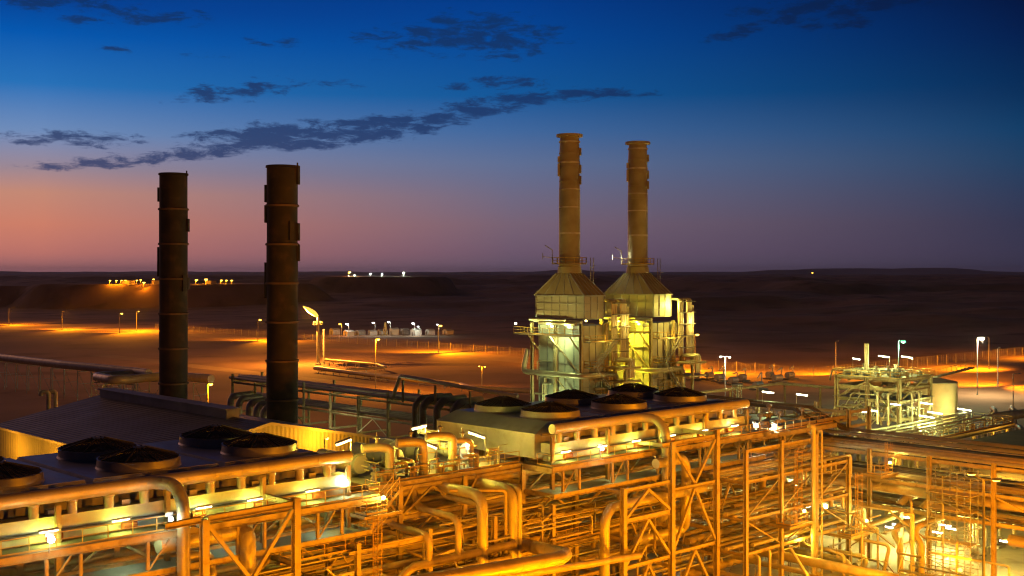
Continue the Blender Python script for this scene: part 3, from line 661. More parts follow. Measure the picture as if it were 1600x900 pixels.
    for i in range(9):
        y, z = v-lv+rq.uniform(0,2*lv-2), rq.uniform(6,26); l = rq.uniform(1.5,4); r = rq.choice((.1,.14,.2))
        MB().tube([(u-lu-.5,y,z),(u-lu-.5,y+l,z),(u-lu-.5,y+l,z-rq.uniform(2,6))], r, 8, bend=.4).build('small_pipe', 'clad', t)
    for i in range(8):
        x, z = u-lu+rq.uniform(0,2*lu), rq.uniform(8,27); l = rq.uniform(1.5,3.5); r = rq.choice((.1,.14,.2,.26))
        MB().tube([(x,v-lv-.6,z),(x+l,v-lv-.6,z),(x+l,v-lv-.6,z-rq.uniform(2,6))], r, 8, bend=.4).build('small_pipe', 'clad', t)
    for z in (6.,12.,18.): MB().beam((u-lu-.9,v-lv-.5,z),(u-lu-.9,v+.4,z+5.6), .18,.18,'box').build('bracing', 'steel', t); MB().beam((u-lu-.9,v-lv-.5,z),(u-lu-.9,v+lv+1,z), .2,.3).build('girt', 'steel', t)
    # gallery lamps
    lamps = [(u-lu-2.9,v+lv+3.2,zg+1.5),(u-lu-1.2,v+1,zg+1.2),(u-lu-1.2,v-3.2,zg+1.2),(u-lu-1.0,v-.5,8)]
    for i, p in enumerate(lamps):
        lm = MB().lathe((p[0],p[1],p[2]), [(.05,0),(.22,.08),(.22,.3),(.05,.38)], 8).build('bulkhead_lamp', 'glow_tube' if first else 'glow_tube_y', t)
    return zg, lu, lv, zb, zp, rp, k
B1 = boiler(153.3, 143.9, 210, 'boiler tower with green white lighting under the taller looking beige stack', 210, True)
B2 = boiler(171.2, 143.0, 222, 'boiler tower with bright yellow lighting under the second beige stack', 222, False)
for (u, v), B, cols, pw in (((153.3,143.9), B1, (.80,1,.36), 1.), ((171.2,143.0), B2, (1,.78,.03), 2.6)):
    zg, lu, lv, zb, zp, rp, k = B
    for dv, dz, p in ((-3,1.6,380),(1.5,1.6,380),(6,1.5,200)): light((u-lu-1.9,v+dv,zg+dz), p*pw, cols, .15, name='gallery_light')
    light((u-lu-2.6,v-1,zg-.9), 950*pw, cols, .15, name='gallery_light')
    light((u-lu-3.2,v-1,3.), 2600*pw, cols, .2, name='casing_fill_light')
    light((u-lu-3.5,v-1,13.), 1000*pw, cols, .2, name='casing_fill_light')  # casing fill lights, added without fittings
    light((u+1.5,v-lv-2.6,24), 160*pw, (1,.66,.08), .15, name='side_light'); light((u+lu+4.5,v-lv-3.5,27), 500*pw, (1,.76,.16), .15, name='side_light')  # side fill lights, added without fittings
    light((u-lu-12,v+3,23), 4600*(1+.4*(pw > 1)), (1,.74,.15), .2, 120, (u,v,44), name='stack_fill_light')  # added spot that brightens hood and stack, no fitting
light((171.2-2.6,143.0+2.9,B2[4]+1.4), 500, (1,1,.6), .22, name='platform_light')
light((171.2+2.0,143.0-7.2,30.0), 1600, (1,.8,.12), .28, name='side_light')

# ---------------------------------------------------------------- air coolers
ZD = 17.0
FANS = {}
def wire_guard(u, v, z, r):
    g = MB(); hc = .75
    for i in range(40):
        a = i*6.2832/40; g.beam((u+r*math.cos(a), v+r*math.sin(a), z), (u+.5*math.cos(a), v+.5*math.sin(a), z+hc), .03,.03,'box')
    for i in range(8):
        a = i*6.2832/8; g.beam((u+r*math.cos(a), v+r*math.sin(a), z+.03), (u+.5*math.cos(a), v+.5*math.sin(a), z+hc+.05), .09,.09,'box')
    for q in range(1, 12):
        rr = r*(q/12)**.9+.1; zz = z+hc*(1-rr/r); n = 28
        for i in range(n):
            a, b = i*6.2832/n, (i+1)*6.2832/n; g.beam((u+rr*math.cos(a), v+rr*math.sin(a), zz), (u+rr*math.cos(b), v+rr*math.sin(b), zz), .03,.03,'box')
    g.lathe((u,v,z+hc-.05), [(.0,.1),(.62,.08),(.62,0)], 14)
    return g
def air_cooler(u0, u1, bays, lab, elbow_px, loc):
    t = thing('air_cooler', lab, 'air cooler', (u0, 83, 0), 'air coolers on the main rack')
    vf, vb, z0, z1, z2 = 83.3, 99.2, ZD+.9, 19.7, 20.75
    pl = MB()
    pl.hexa([(u0,vf+.6,ZD+.2),(u1,vf+.6,ZD+.2),(u1,vb,ZD+.2),(u0,vb,ZD+.2)], [(u0,vf+.6,z1),(u1,vf+.6,z1),(u1,vb,z1),(u0,vb,z1)])
    pl.build('tube_bundle', 'panel', t)
    p2 = MB(); n = len(bays); edges = [u0]+[(bays[i]+bays[i+1])/2 for i in range(n-1)]+[u1]
    for i in range(n):
        a, b = edges[i], edges[i+1]; e = 2.2 if i == 0 else .35; f = 2.2 if i == n-1 else .35
        p2.hexa([(a,vf+.4,z1+.01),(b,vf+.4,z1+.01),(b,vb+.2,z1+.01),(a,vb+.2,z1+.01)], [(a+e,84.1,z2),(b-f,84.1,z2),(b-f,98.4,z2),(a+e,98.4,z2)])
    p2.build('plenum', 'plenum', t)
    for i, bu in enumerate(bays):
        for v in (87.3, 94.6):
            key = 'fan'
            rg = MB().lathe((bu,v,z2-.1), [(3.35,0),(3.2,.25),(3.15,.78),(3.2,.83),(3.06,.83),(3.0,.3),(3.0,.05)], 40); ro = rg.build('fan_ring', 'ring', t)
            wire_guard(bu, v, z2+.71, 3.12).build('fan_guard', 'black', ro)
            fb = MB()
            for q in range(6):
                a = q*1.0472; c, s = math.cos(a), math.sin(a)
                fb.hexa([(bu+c*.4-s*.25,v+s*.4+c*.25,z2+.3),(bu+c*2.8-s*.35,v+s*2.8+c*.35,z2+.36),(bu+c*2.8+s*.35,v+s*2.8-c*.35,z2+.2),(bu+c*.4+s*.25,v+s*.4-c*.25,z2+.2)],
                        [(bu+c*.4-s*.25,v+s*.4+c*.25,z2+.36),(bu+c*2.8-s*.35,v+s*2.8+c*.35,z2+.42),(bu+c*2.8+s*.35,v+s*2.8-c*.35,z2+.26),(bu+c*.4+s*.25,v+s*.4-c*.25,z2+.26)])
            fb.lathe((bu,v,z2+.05), [(.5,0),(.5,.4),(.1,.55)], 12); fb.build('fan_blade', 'dark_steel', ro)
            MB().lathe((bu,v,z2+.01), [(0.01,0),(2.98,.01)], 30).build('fan_throat_shade', 'black', ro)  # black disc paints in the dark of the unlit fan opening
    # header pipe on top with its nozzles
    hz, hr, hv = 20.3, .52, 82.0
    hd = MB().tube([(u0+.6,hv,hz),(u1+.1,hv,hz)], hr, 20, bands=2.4); hd.lathe((u0+.6,hv,hz), [(0,0)], 4); hdr = hd.build('header_pipe', 'clad', t)
    MB().box((u0+.2,hv-.05,18.85-.95),(u1-.2,hv+1.2,18.85)).build('header_box', 'panel', t)
    nb = MB(); k = 0; x = u0+1.6
    while x < u1-.8:
        MB().lathe((x,hv+.1,18.86), [(.36,0),(.36,.8),(.42,.86),(.42,.98),(.3,1.0)], 16).build('nozzle', 'clad', t)
        if k % 2 == 0: MB().box((x+1.1,hv+.3,18.86),(x+1.75,hv+.8,19.25)).build('junction_box', 'panel', t)
        x += 2.75; k += 1
    fr = MB()
    fr.beam((u0,hv+.9,19.7),(u1,hv+.9,19.7), .25,.25,'box'); fr.build('top_beam', 'dark_steel', t)
    MB().tube([(u0+.3,hv-.25,17.78),(u1-.3,hv-.25,17.78)], .13, 8).build('vent_line', 'dark_steel', t)
    MB().box((u0+.2,hv+.25,17.05),(u1-.2,hv+.9,17.62)).build('lower_header', 'panel', t)
    # legs of the cooler
    n = max(2, round((u1-u0)/8)); 
    for i in range(n+1):
        x = u0+.3+(u1-u0-.6)*i/n; MB().beam((x,hv-.3,14.3),(x,hv-.3,19.6), .36,.36).build('leg', 'steel', t)
    # motors and control boxes under the bundle
    x = u0+3.
    while x < u1-2:
        m = MB(); m.tube([(x-.6,hv+.1,16.45+.95),(x+.5,hv+.1,17.4)], .3, 12); m.build('drive_motor', 'hazard', t)
        x += 5.6
    # downcomer elbow from the header
    ue = elbow_px
    MB().tube([(ue-3.5,hv-.02,hz+.02),(ue-1.0,hv-.02,hz+.02),(ue,hv-1.6,hz),(ue,hv-3.0,hz-1.2),(ue,hv-3.0,9.4),(ue+.4,86,9.2)], .48, 18, bend=1.7, bands=.62).build('downcomer', 'clad', t)
    # walkway
    wk = thing('walkway', f'grated walkway with yellow handrail along the {loc} air cooler', 'walkway', (u0, 80, ZD), 'cooler walkways')
    e0, e1 = u0-1.5, u1+1.8
    MB().box((e0,79.95,ZD-.06),(e1,82.0,ZD)).build('deck', 'grating', wk)
    MB().rail([(e0,82,ZD),(e0,80,ZD),(e1,80,ZD),(e1,82,ZD)]).build('handrail', 'rail', wk)
    MB().beam((e0,79.86,ZD-.3),(e1,79.86,ZD-.3), .22,.55,'I').build('edge_beam', 'steel', wk)
    MB().beam((e0,81.9,ZD-.33),(e1,81.9,ZD-.33), .22,.5,'I').build('inner_beam', 'steel', wk)
    c = MB(); x = e0+.5
    while x < e1: c.beam((x,79.9,ZD-.3),(x,82,ZD-.3), .16,.24,'I'); x += 2.6
    c.build('cross_joist', 'steel', wk)
    return t
c1 = air_cooler(25.7, 59.7, [30.4+1.8, 43.2, 54.2], 'long air cooler with dark domed fans, standing before the warehouse and running out of view', 42.6, 'first')
c2 = air_cooler(84.2, 118.4, [90, 101.2, 112.4], 'long air cooler with dark domed fans and pale end wall before the boiler towers', 99.3, 'second')
# ---------------------------------------------------------------- main pipe rack
BU = [27.6+7.85*i for i in range(16)]      # frame positions along the rack: ... 43.3, 51.2 ... 90.4, 98.3, 106.1 ...
TIER = [15.2, 12.4, 9.6, 6.8, 4.0]
rk = thing('pipe_rack', 'long steel pipe rack carrying many orange lit pipes under both air coolers', 'pipe rack', (84, 84, 0))
for i, u in enumerate(BU):
    for v in (84.0, 91.5, 98.6):
        top = 16.6 if v != 84 else (16.6 if u < 120 else 15.2)
        MB().beam((u,v,0),(u,v,top), .5,.46, up=(0,1,0)).build('column', 'steel', rk)
    for z in TIER: MB().beam((u,84,z-.22),(u,98.6,z-.22), .28,.42).build('cross_beam', 'steel', rk)
    if i < len(BU)-1:
        u2 = BU[i+1]
        for z in (16.3, 13.6, 10.8, 8.0): MB().beam((u+.25,84,z),(u2-.25,84,z), .24,.4).build('longitudinal_beam', 'steel', rk)
        if i % 2 == 1:
            um = (u+u2)/2
            for z0, z1 in ((10.8,13.6),(13.6,16.3),(5,10.8)):
                for q in (u+.2, u2-.2): MB().beam((q,84,z0+.2),(um,84,z1-.2), .18,.18,'box').build('brace', 'steel', rk)
names = {0: 'topmost', 1: 'second', 2: 'third', 3: 'fourth', 4: 'lowest'}
for ti, z in enumerate(TIER):
    v = 85.0; k = 0
    while v < 98 and k < 10:
        r = R.choice((.14,.17,.22,.28,.36,.45)); 
        if R.random() < .12: v += .8
        v += r; a = 24 if R.random() < .75 else R.choice(BU[4:9]); b = 150 if R.random() < .7 else R.choice(BU[9:])
        m = R.choice(('clad','pipe','pipe')); size = 'thin' if r < .18 else 'medium' if r < .3 else 'thick'
        mb = MB(); pts = [(a,v,z+r),(b,v,z+r)]
        if b < 150: pts = [(a,v,z+r),(b+1.5,v,z+r),(b+1.5,v,z-2.2)]
        mb.tube(pts, r, 8 if r < .2 else 12, bend=r*3.5, bands=0 if r < .2 else 3.2)
        single('rack_pipe', mb, m, f'{size} straight pipe on the {names[ti]} tier of the long rack, {ORD[k]} from its front', 'pipe', 'pipes on the long rack')
        v += r + R.uniform(.25,.8); k += 1
# front bays: second line of beams at walkway edge with hangers (the deck below each walkway)
def lower_deck(u0, u1, lab, origin_v=79.6):
    t = thing('lower_gallery', lab, 'gallery', (u0, origin_v, 14.2))
    MB().beam((u0,79.6,14.1),(u1,79.6,14.1), .28,.5).build('edge_beam', 'steel', t)
    MB().beam((u0,83.6,14.1),(u1,83.6,14.1), .24,.4).build('inner_beam', 'steel', t)
    for e in (u0+.1, u1-.1): MB().beam((e,79.6,14.12),(e,83.6,14.12), .24,.44).build('end_beam', 'steel', t)
    MB().box((u0+.3,80.3,14.02),(u1-.3,83.2,14.1)).build('deck', 'plenum', t)
    x = u0+1.3; k = 0
    while x < u1:
        MB().beam((x,79.65,14.4),(x,79.65,16.45), .22,.22).build('hanger', 'steel', t)
        if k % 2 == 0: MB().beam((x+.15,79.65,14.5),(x+1.7,79.65,16.4), .12,.12,'box').build('brace', 'steel', t)
        x += 2.4 if k % 2 == 0 else 5.0; k += 1
    return t
lower_deck(24, 60.4, 'lower gallery with green lit deck hung beneath the first air cooler walkway')
lower_deck(82.6, 119, 'lower gallery hung beneath the second air cooler walkway, with orange hangers')
for i, u in enumerate(BU[1:]):
    if 62 < u < 82: continue
    b = MB(); b.beam((u,79.9,14.0),(u,84,10.6), .2,.22,'box'); t_ = single('knee_brace', b, 'steel', f'steel knee brace under the walkway gallery at the {ORD[i] if i < 14 else "last"} rack column', 'brace', 'knee braces under the galleries')
# ---------------------------------------------------------------- portal trusses in front of the rack
PV = 77.2
def portal(lab, cols, beams, braces, extra=()):
    t = thing('portal_truss', lab, 'truss', (cols[0][0], PV, 0), 'portal trusses')
    for u, top in cols: MB().beam((u,PV,0),(u,PV,top), .56,.54, up=(0,1,0)).build('column', 'steel', t)
    for u, top in cols:
        for z in (top-.5, top-5.2, top-11.): MB().beam((u,PV+.27,z),(u,83.7,z), .3,.42).build('tie_beam', 'steel', t)
    for ua, za, ub, zb, w in beams: MB().beam((ua,PV,za),(ub,PV,zb), .34,w).build('beam', 'steel', t)
    for ua, za, ub, zb in braces:
        MB().beam((ua,PV,za),(ub,PV,zb), .26,.28,'box').build('brace', 'steel', t)
    return t
portal('orange lit portal truss of two columns with long overhanging beam before the first air cooler', [(43.3,18.0),(51.2,18.55)],
    [(40.2,17.95,43.0,18.02,.46),(43.6,18.02,50.9,18.1,.46),(43.6,12.6,50.9,12.6,.4),(43.6,6.2,50.9,6.2,.4)],
    [(43.6,17.5,47.2,12.9),(50.9,17.7,47.3,12.9),(47.1,12.3,43.7,6.5),(47.3,12.3,50.8,6.5),(43.6,6,47.2,.6),(50.9,6,47.3,.6)])
portal('tall portal truss of three columns crossed by diagonal braces before the second air cooler', [(90.2,14.3),(98.0,18.2),(105.9,18.75)],
    [(96.4,18.0,97.7,18.02,.44),(98.3,18.02,105.6,18.1,.44),(98.3,13.1,105.6,13.1,.4),(98.3,6.4,105.6,6.4,.4),(90.5,14.0,97.7,14.05,.44),(90.5,10.9,97.7,10.9,.55),(90.5,6.2,97.7,6.2,.4)],
    [(98.3,17.6,101.9,13.4),(105.6,17.7,102.0,13.4),(101.9,12.8,98.3,6.8),(102.0,12.8,105.6,6.8),(102,6.1,98.3,.8),(102,6.1,105.6,.8),
     (94.1,13.7,90.6,11.2),(94.1,13.7,97.6,11.2),(94.1,10.6,90.6,6.5),(94.1,10.6,97.6,6.5),(94.1,5.9,90.6,.8),(94.1,5.9,97.6,.8)])
# lower front beams linking the portals
for i, (ua, ub, v, z, w, lab) in enumerate(((24,43,PV,12.6,.45,'long orange beam running out of view before the first portal truss'), (24,43,PV,9.6,.4,'lower orange beam running out of view before the first portal truss'),
        (51.5,58,79.6,10.6,.45,'orange beam just past the first portal truss at the height of its cross beam'), (58.,66.5,79.6,12.6,.4,'orange beam below the caged ladder foot between trusses'),
        (66.9,90,80.2,9.0,.38,'long orange beam under the branching manifold pipe'), (66.9,90,80.2,5.4,.38,'lowest long orange beam under the branching manifold pipe'),
        (106.2,121,PV+2,12.9,.42,'upper orange beam leaving the tall portal truss toward the ladder landings'), (106.2,130,PV+2,8.6,.42,'middle orange beam leaving the tall portal truss toward the ladder landings'), (106.2,138,PV+2,4.6,.42,'lower orange beam leaving the tall portal truss toward the ladder landings'))):
    single('cross_girder', MB().beam((ua,v,z),(ub,v,z), .3, w), 'steel', lab, 'beam', 'loose beams before the rack')
for u in (58.9, 66.7, 74.6, 82.4):
    mb = MB(); mb.beam((u,79.6,0),(u,79.6,13.4), .42,.4, up=(0,1,0))
    t = thing('support_post', {58.9:'steel column standing just past the first portal truss, with flat cross arm', 66.7:'steel column carrying the bent end of the manifold pipe', 74.6:'steel column behind the tall vertical pipe', 82.4:'steel column beside the pair of tall vertical pipes'}[u], 'column', (u, 79.6, 0), 'columns before the rack')
    mb.build('shaft', 'steel', t)
    a = MB(); a.beam((u-.2,79.6,8.7),(u+2.6,79.6,8.7), .2,.3); a.beam((u,79.6,6.9),(u+2.2,79.6,8.5), .14,.14,'box'); a.build('bracket_arm', 'steel', t)
    for z in (12.6, 7.): MB().beam((u,79.8,z),(u,83.8,z), .26,.4).build('tie_beam', 'steel', t)
# ---------------------------------------------------------------- piping in front of the rack
def pipe(lab, pts, r, bend=None, m='pipe', bands=0., n=12, name='process_pipe', group=None, cat='pipe'):
    return single(name, MB().tube(pts, r, n, bend=bend or r*3.2, bands=bands), m, lab, cat, group)
# gooseneck beside the first portal truss
z = at_v(330, 845, 78.9)[2]
pipe('fat banded pipe with a single bend turning down behind the first portal truss', [(41.2,80.2,z),(48.2,80.2,z),(48.2,79.3,z-.2),(48.2,79.3,0)], .62, 1.9, 'clad', .9, 18)
pipe('slimmer vertical pipe beside the fat bend behind the first portal truss', [(45.7,80.4,0),(45.7,80.4,14.6),(43.2,80.4,14.6)], .36, 1., 'clad', 1.6)
# S bends under the exchanger platform
def seq(v, pts): return [at_v(x, y, vv) for (x, y), vv in zip(pts, v)]
lab_s = ['first S bend pipe dropping from the exchanger platform to the manifold', 'middle S bend pipe dropping from the exchanger platform to the manifold', 'last S bend pipe dropping from the exchanger platform to the manifold']
man_v = 79.0
for i, (ux, zx) in enumerate(((66.0, 13.2),(69.4, 14.2),(72.6, 14.9))):
    pipe(lab_s[i], [(ux,85.2,17.6),(ux,85.2,zx+1.6),(ux,84.4,zx),(ux+.2,man_v,zx-.2),(ux+.2,man_v,10.6)], .31, 1.1, 'pipe', 0, 12)
t = thing('manifold_pipe', 'orange manifold pipe collecting the three S bends and curving down at its end', 'pipe', (66,man_v,10.4))
MB().tube([(76.3,man_v,10.55),(64.4,man_v,10.55),(63.0,man_v,9.9),(63.0,man_v,8.3),(62.2,man_v,7.6),(56.,man_v,7.6)], .37, 14, bend=.9).build('pipe', 'pipe', t)
MB().tube([(76.2,man_v,10.55),(76.55,man_v,10.55)], .42, 14).build('end_cap', 'pipe', t)
pipe('orange pipe running parallel just below the manifold pipe', [(62.0,84,9.4),(64.5,man_v+.2,9.3),(76.4,man_v+.2,9.3),(76.4,83,9.3)], .33, .9)
pipe('slim orange pipe below the manifold and its parallel pipe', [(56,79.2,6.9),(76,79.2,6.9)], .22)
def vpipe(px, ytop, v, r, back, lab, bands, m='clad'):
    u, _, z = at_v(px, ytop+6, v)
    pipe(lab, [(u,v,0),(u,v,z),(u-.3,v+back,z+.15)], r, r*3, m, bands, 16)
vpipe(754, 768, 79.0, .52, 6, 'tall fat vertical pipe turning back under the exchanger platform', 1.6)
vpipe(801, 759, 79.6, .50, 6, 'tall fat vertical pipe standing before the platform corner', 2.0)
vpipe(811.5, 757, 79.4, .27, 6, 'slim vertical pipe hugging the fat one before the platform corner', 2.4)
u, v, z = at_v(790, 766, 79.8)
pipe('thin bent pipe making a tall loop beside the fat vertical pipe', [(u-7,v,z-8.9),(u-4,v,z-8.9),(u,v-.1,z-8.6),(u,v,z),(u-5,v+2.4,z+.3)], .17, .5)
u, v, z = at_v(945, 812, 77.9)
pipe('fat banded pipe turning from a vertical leg to run behind the tall portal truss', [(u,v,0),(u,v,z),(u+1.8,v+.7,z+.9),(107,v+.7,z+.9)], .5, 1.4, 'clad', 1.1, 18)
u, v, z = at_v(1072, 722, 78.6)
pipe('gooseneck pipe standing up inside the tall portal truss', [(u-5.2,78.6,z+.4),(u-.6,78.6,z+.4),(u,78.6,z-.4),(u,78.6,z-6.0),(u+1.,79.6,z-7.5),(u-6,80.6,z-8)], .52, 1.3, 'clad', .9, 16)
pipe('very thick low pipe turning back at its end before the pair of vertical pipes', [at_v(640,912,70), at_v(876,872,70), at_v(884,866,71.5), at_v(815,850,82)], .6, 1.2, 'pipe', 2.6, 18)
pipe('thick pipe lying low behind the bent one at the frame edge', [at_v(700,915,74), at_v(930,880,74), at_v(1000,868,76)], .34, 1.2, 'pipe', 2.6, 14)
pipe('long fat pipe crossing toward the camera low beneath the ladder landings', [(117,84,3.2),(117,62,3.2),(117,61,2.9),(117,60.6,.0)], .55, 1.2, 'pipe', 0, 16)
pipe('thick orange pipe along the rack foot under the ladder landings', [(106,81.8,1.8),(124,81.8,1.8),(124,81.8,0)], .5, 1.2)
pipe('rectangular duct like pipe along the rack front under the first landing', [(105,80.6,6.0),(121,80.6,6.0)], .42, .5, 'pipe', 3)
pipe('angled elbow pipe dropping from the rack behind the first landing', [(128.5,83,13.2),(124.2,83,12.9),(123.0,82.8,10.2),(123.0,82.8,6)], .5, .8, 'pipe', 0, 14)
k = 0
for v, z, r, a, b in ((78.4,9.9,.2,24,42),(78.6,8.3,.3,24,50),(79.4,12.9,.24,24,41),(78.2,6.6,.26,51,62),(80.6,3.6,.34,60,90),(81.4,2.2,.4,58,92),(82.6,6.1,.3,90,118),(81.2,3.9,.22,98,121),(82.4,11.4,.24,84,120),(82.6,9.9,.3,52,82),(82.2,4.7,.3,52,84),(82.4,12.2,.2,66,84)):
    w = ('beside the first portal truss' if b < 51 else 'near the branching manifold' if b < 93 and a < 70 else 'behind the tall portal truss')
    pipe(f'loose {"slim" if r < .25 else "stout"} pipe {w}, {ORD[k]} of such loose pipes', [(a,v,z),(b,v,z),(b,v+.8,z-.6)], r, r*3, R.choice(('clad','pipe')), 3 if r > .25 else 0, group='loose pipes before the rack'); k += 1
rt = random.Random(21)
for i in range(64):
    a = rt.uniform(40,118); l = rt.uniform(6,22); v, z = rt.uniform(78.2,83.6), rt.uniform(2.2,13.4); r = rt.choice((.05,.07,.09,.12))
    P = [(a,v,z),(a+l,v,z)]
    if i % 3 == 0: P += [(a+l,v,max(.2,z-rt.uniform(1.5,6)))]
    if i % 3 == 1: P = [(a,v+rt.uniform(1.5,4),z)]+P
    pipe('thin conduit in the tangle of small lines before the long rack', P, r, .3, rt.choice(('clad','pipe','galv')), 0, 6, name='conduit', group='thin conduits before the long rack')
for i in range(34):
    a, v, z = rt.uniform(44,128), rt.uniform(78.4,83.4), rt.uniform(0,8); pipe('thin upright line in the tangle before the long rack', [(a,v,0 if i % 2 else z),(a,v,z+rt.uniform(2,5.5)),(a+rt.uniform(-2.5,2.5),v,z+rt.uniform(5.6,6.))], rt.choice((.06,.09,.13)), .3, rt.choice(('clad','pipe')), 0, 6, name='conduit', group='thin uprights before the long rack')
for i, u in enumerate(BU[2:14]):
    for z in (9.2,5.0) if not 62 < u < 83 else (5.0,):
        single('cross_girder', MB().beam((u,77.6,z),(u,83.7,z), .2,.3), 'steel', f'short cross beam at the {ORD[i]} rack bay, {"upper" if z > 6 else "lower"} one', 'beam', 'short cross beams before the rack')
for k, (a, b, v, z, lab) in enumerate(((51.6,60,80,12.75,'narrow catwalk with thin rails just past the first portal truss'),(67,82,80.4,9.25,'narrow catwalk with thin rails under the manifold pipes'),(83,90,80,9.4,'narrow catwalk with thin rails beside the pair of vertical pipes'),(107,120,80,8.9,'narrow catwalk with thin rails past the tall portal truss'),(107,129,80.2,13.2,'upper narrow catwalk with thin rails past the tall portal truss'),(121,138,80.2,4.9,'low narrow catwalk with thin rails under the landings'))):
    t = thing('catwalk', lab, 'catwalk', (a, v, z), 'catwalks before the rack'); MB().box((a,v,z-.06),(b,v+.9,z)).build('deck', 'grating', t); MB().rail([(a,v,z),(b,v,z)]).build('handrail', 'rail', t)
FV = 74.4; FU = [107.4, 114.3, 121.6, 129.0]
t = thing('landing_frame', 'tall open steel frame of four front columns carrying the ladder landings past the tall truss', 'steel frame', (107.4, FV, 0))
for u, top in zip(FU, (16.7,17.1,17.1,13.6)): MB().beam((u,FV,0),(u,FV,top), .46,.44, up=(0,1,0)).build('column', 'steel', t)
for u0_, u1_ in zip(FU, FU[1:]):
    for z in (16.5,13.1,9.0,5.2):
        if z > 14 and u1_ > 125: continue
        MB().beam((u0_+.2,FV,z),(u1_-.2,FV,z), .26,.38).build('beam', 'steel', t)
    MB().beam((u0_+.3,FV,9.3),(u1_-.3,FV,12.8), .13,.13,'box').build('brace', 'steel', t); MB().beam((u1_-.3,FV,5.5),(u0_+.3,FV,8.7), .13,.13,'box').build('brace', 'steel', t)
for u in FU:
    for z in (13.0,8.9,5.1): MB().beam((u,FV+.25,z),(u,83.7,z), .24,.34).build('tie_beam', 'steel', t)
rt = random.Random(5)
for i in range(24):
    z = (13.35,9.25,5.45)[i%3]; v = 75.2+.95*(i//3)+rt.uniform(-.2,.2); r = rt.choice((.1,.14,.18,.24,.3)); b = rt.choice((131,131,126,122)); a = rt.choice((106.3,106.3,110))
    pipe(f'{"slim" if r < .16 else "stout"} pipe on the {("upper","middle","lower")[i%3]} tier of the landing frame, {ORD[i//3]} from its front columns', [(a,v,z+r),(b,v,z+r),(b,v,z-2.5)], r, r*3, rt.choice(('clad','pipe')), 0 if r < .2 else 3, 8 if r < .16 else 12, group='pipes on the landing frame')
for i in range(40):
    a, v, z = rt.uniform(106,131), rt.uniform(73.2,82.5), rt.uniform(.5,12.5); k_ = i % 3
    P = [(a,v,z),(a+rt.uniform(3,9),v,z)] if k_ == 0 else [(a,v,z),(a,v+rt.uniform(2,5),z),(a,v+5,z-rt.uniform(1,3))] if k_ == 1 else [(a,v,z),(a,v,z+rt.uniform(1.5,4)),(a+rt.uniform(.5,2),v,z+4)]
    pipe('thin line threading through the landing frame', P, rt.choice((.05,.07,.1)), .3, rt.choice(('clad','pipe','galv')), 0, 6, name='conduit', group='thin lines in the landing frame')
for i in range(44):
    a, v, z = rt.uniform(119,133), rt.uniform(61,82), rt.uniform(.3,8.5); q = i % 4
    P = [(a,v,z),(a+rt.uniform(2,7),v,z)] if q == 0 else [(a,v,z),(a,v-rt.uniform(3,9),z),(a,v-9.2,max(0,z-3))] if q == 1 else [(a,v,0),(a,v,z+1),(a+rt.uniform(-1.5,1.5),v+.5,z+1)] if q == 2 else [(a,v,z),(a,v+3,z),(a+1,v+3,z+1.5)]
    pipe('thin line in the tangle between the landing frame and the cross rack', P, rt.choice((.05,.08,.1,.14)), .3, rt.choice(('clad','pipe','galv')), 0, 7, name='conduit', group='thin lines before the cross rack')
# ---------------------------------------------------------------- ladders and landings
def landing(u, v, z, w, l, lad_to, lab, lad_lab, lamp=True, lad_from=None):
    t = thing('ladder_landing', lab, 'landing', (u, v, z), 'ladder landings')
    MB().box((u,v,z-.07),(u+w,v+l,z)).build('deck', 'grating', t)
    MB().rail([(u,v+l,z),(u,v,z),(u+w,v,z),(u+w,v+l,z)], step=1.0).build('handrail', 'rail', t)
    MB().beam((u-.3,v-.1,z-.25),(u+w+1.4,v-.1,z-.25), .2,.34).build('edge_beam', 'steel', t); MB().beam((u,v,z-.25),(u,v+l+1,z-.25), .2,.3).build('side_beam', 'steel', t); MB().beam((u+w,v-.1,z-.3),(u+w,v+l+.6,z-2.2), .14,.14,'box').build('bracket', 'steel', t)
    if lamp:
        c = (u+w-.25, v+.2, z+1.0)
        MB().lathe((c[0],c[1],c[2]), [(.03,0),(.17,.05),(.17,.32),(.03,.38)], 8).build('work_lamp', 'glow_tube_y', t)
        light((c[0]-.3,c[1]-.35,c[2]+.3), 320, (1,.70,.12), .12, name='landing_light')
    l_ = thing('caged_ladder', lad_lab, 'ladder', (u+.3, v-.1, lad_to[0]), 'caged ladders')
    x, y = u+.5, v-.25; z0, z1 = lad_to
    s = MB()
    for q in (0,.5): s.beam((x+q,y,z0),(x+q,y,z1), .06,.06,'box')
    zz = z0+.2
    while zz < z1: s.beam((x,y,zz),(x+.5,y,zz), .03,.03,'box'); zz += .32
    s.build('ladder_frame', 'rail', l_)
    s = MB(); zz = z0+2.2
    while zz < z1:
        P = [Vector((x+.25+.42*math.cos(math.pi+a*.524), y-.05+.75*math.sin(math.pi+a*.524), zz)) for a in range(7)]
        for a, b in zip(P, P[1:]): s.beam(a, b, .035,.06,'box')
        zz += 1.0
    for a in (1,3,5):
        p = Vector((x+.25+.42*math.cos(math.pi+a*.524), y-.05+.75*math.sin(math.pi+a*.524), 0)); s.beam(p+Vector((0,0,z0+2.2)), p+Vector((0,0,z1)), .03,.03,'box')
    s.build('cage', 'rail', l_)
    return t
u, v, z = at_v(575, 806, 79.0); landing(u, 79.2, z, 2.2, 1.6, (0, z), 'bright lit landing at the head of the caged ladder past the first portal truss', 'caged ladder climbing to the landing past the first portal truss')
u, v, z = at_v(1146, 806, 79.5); landing(u, 71.9, z, 3.4, 1.8, (z, 16.4), 'lit ladder landing at the left foot of the tall ladder run beyond the tall portal truss'.replace('left ', ''), 'tall caged ladder rising from the landing beyond the tall portal truss')
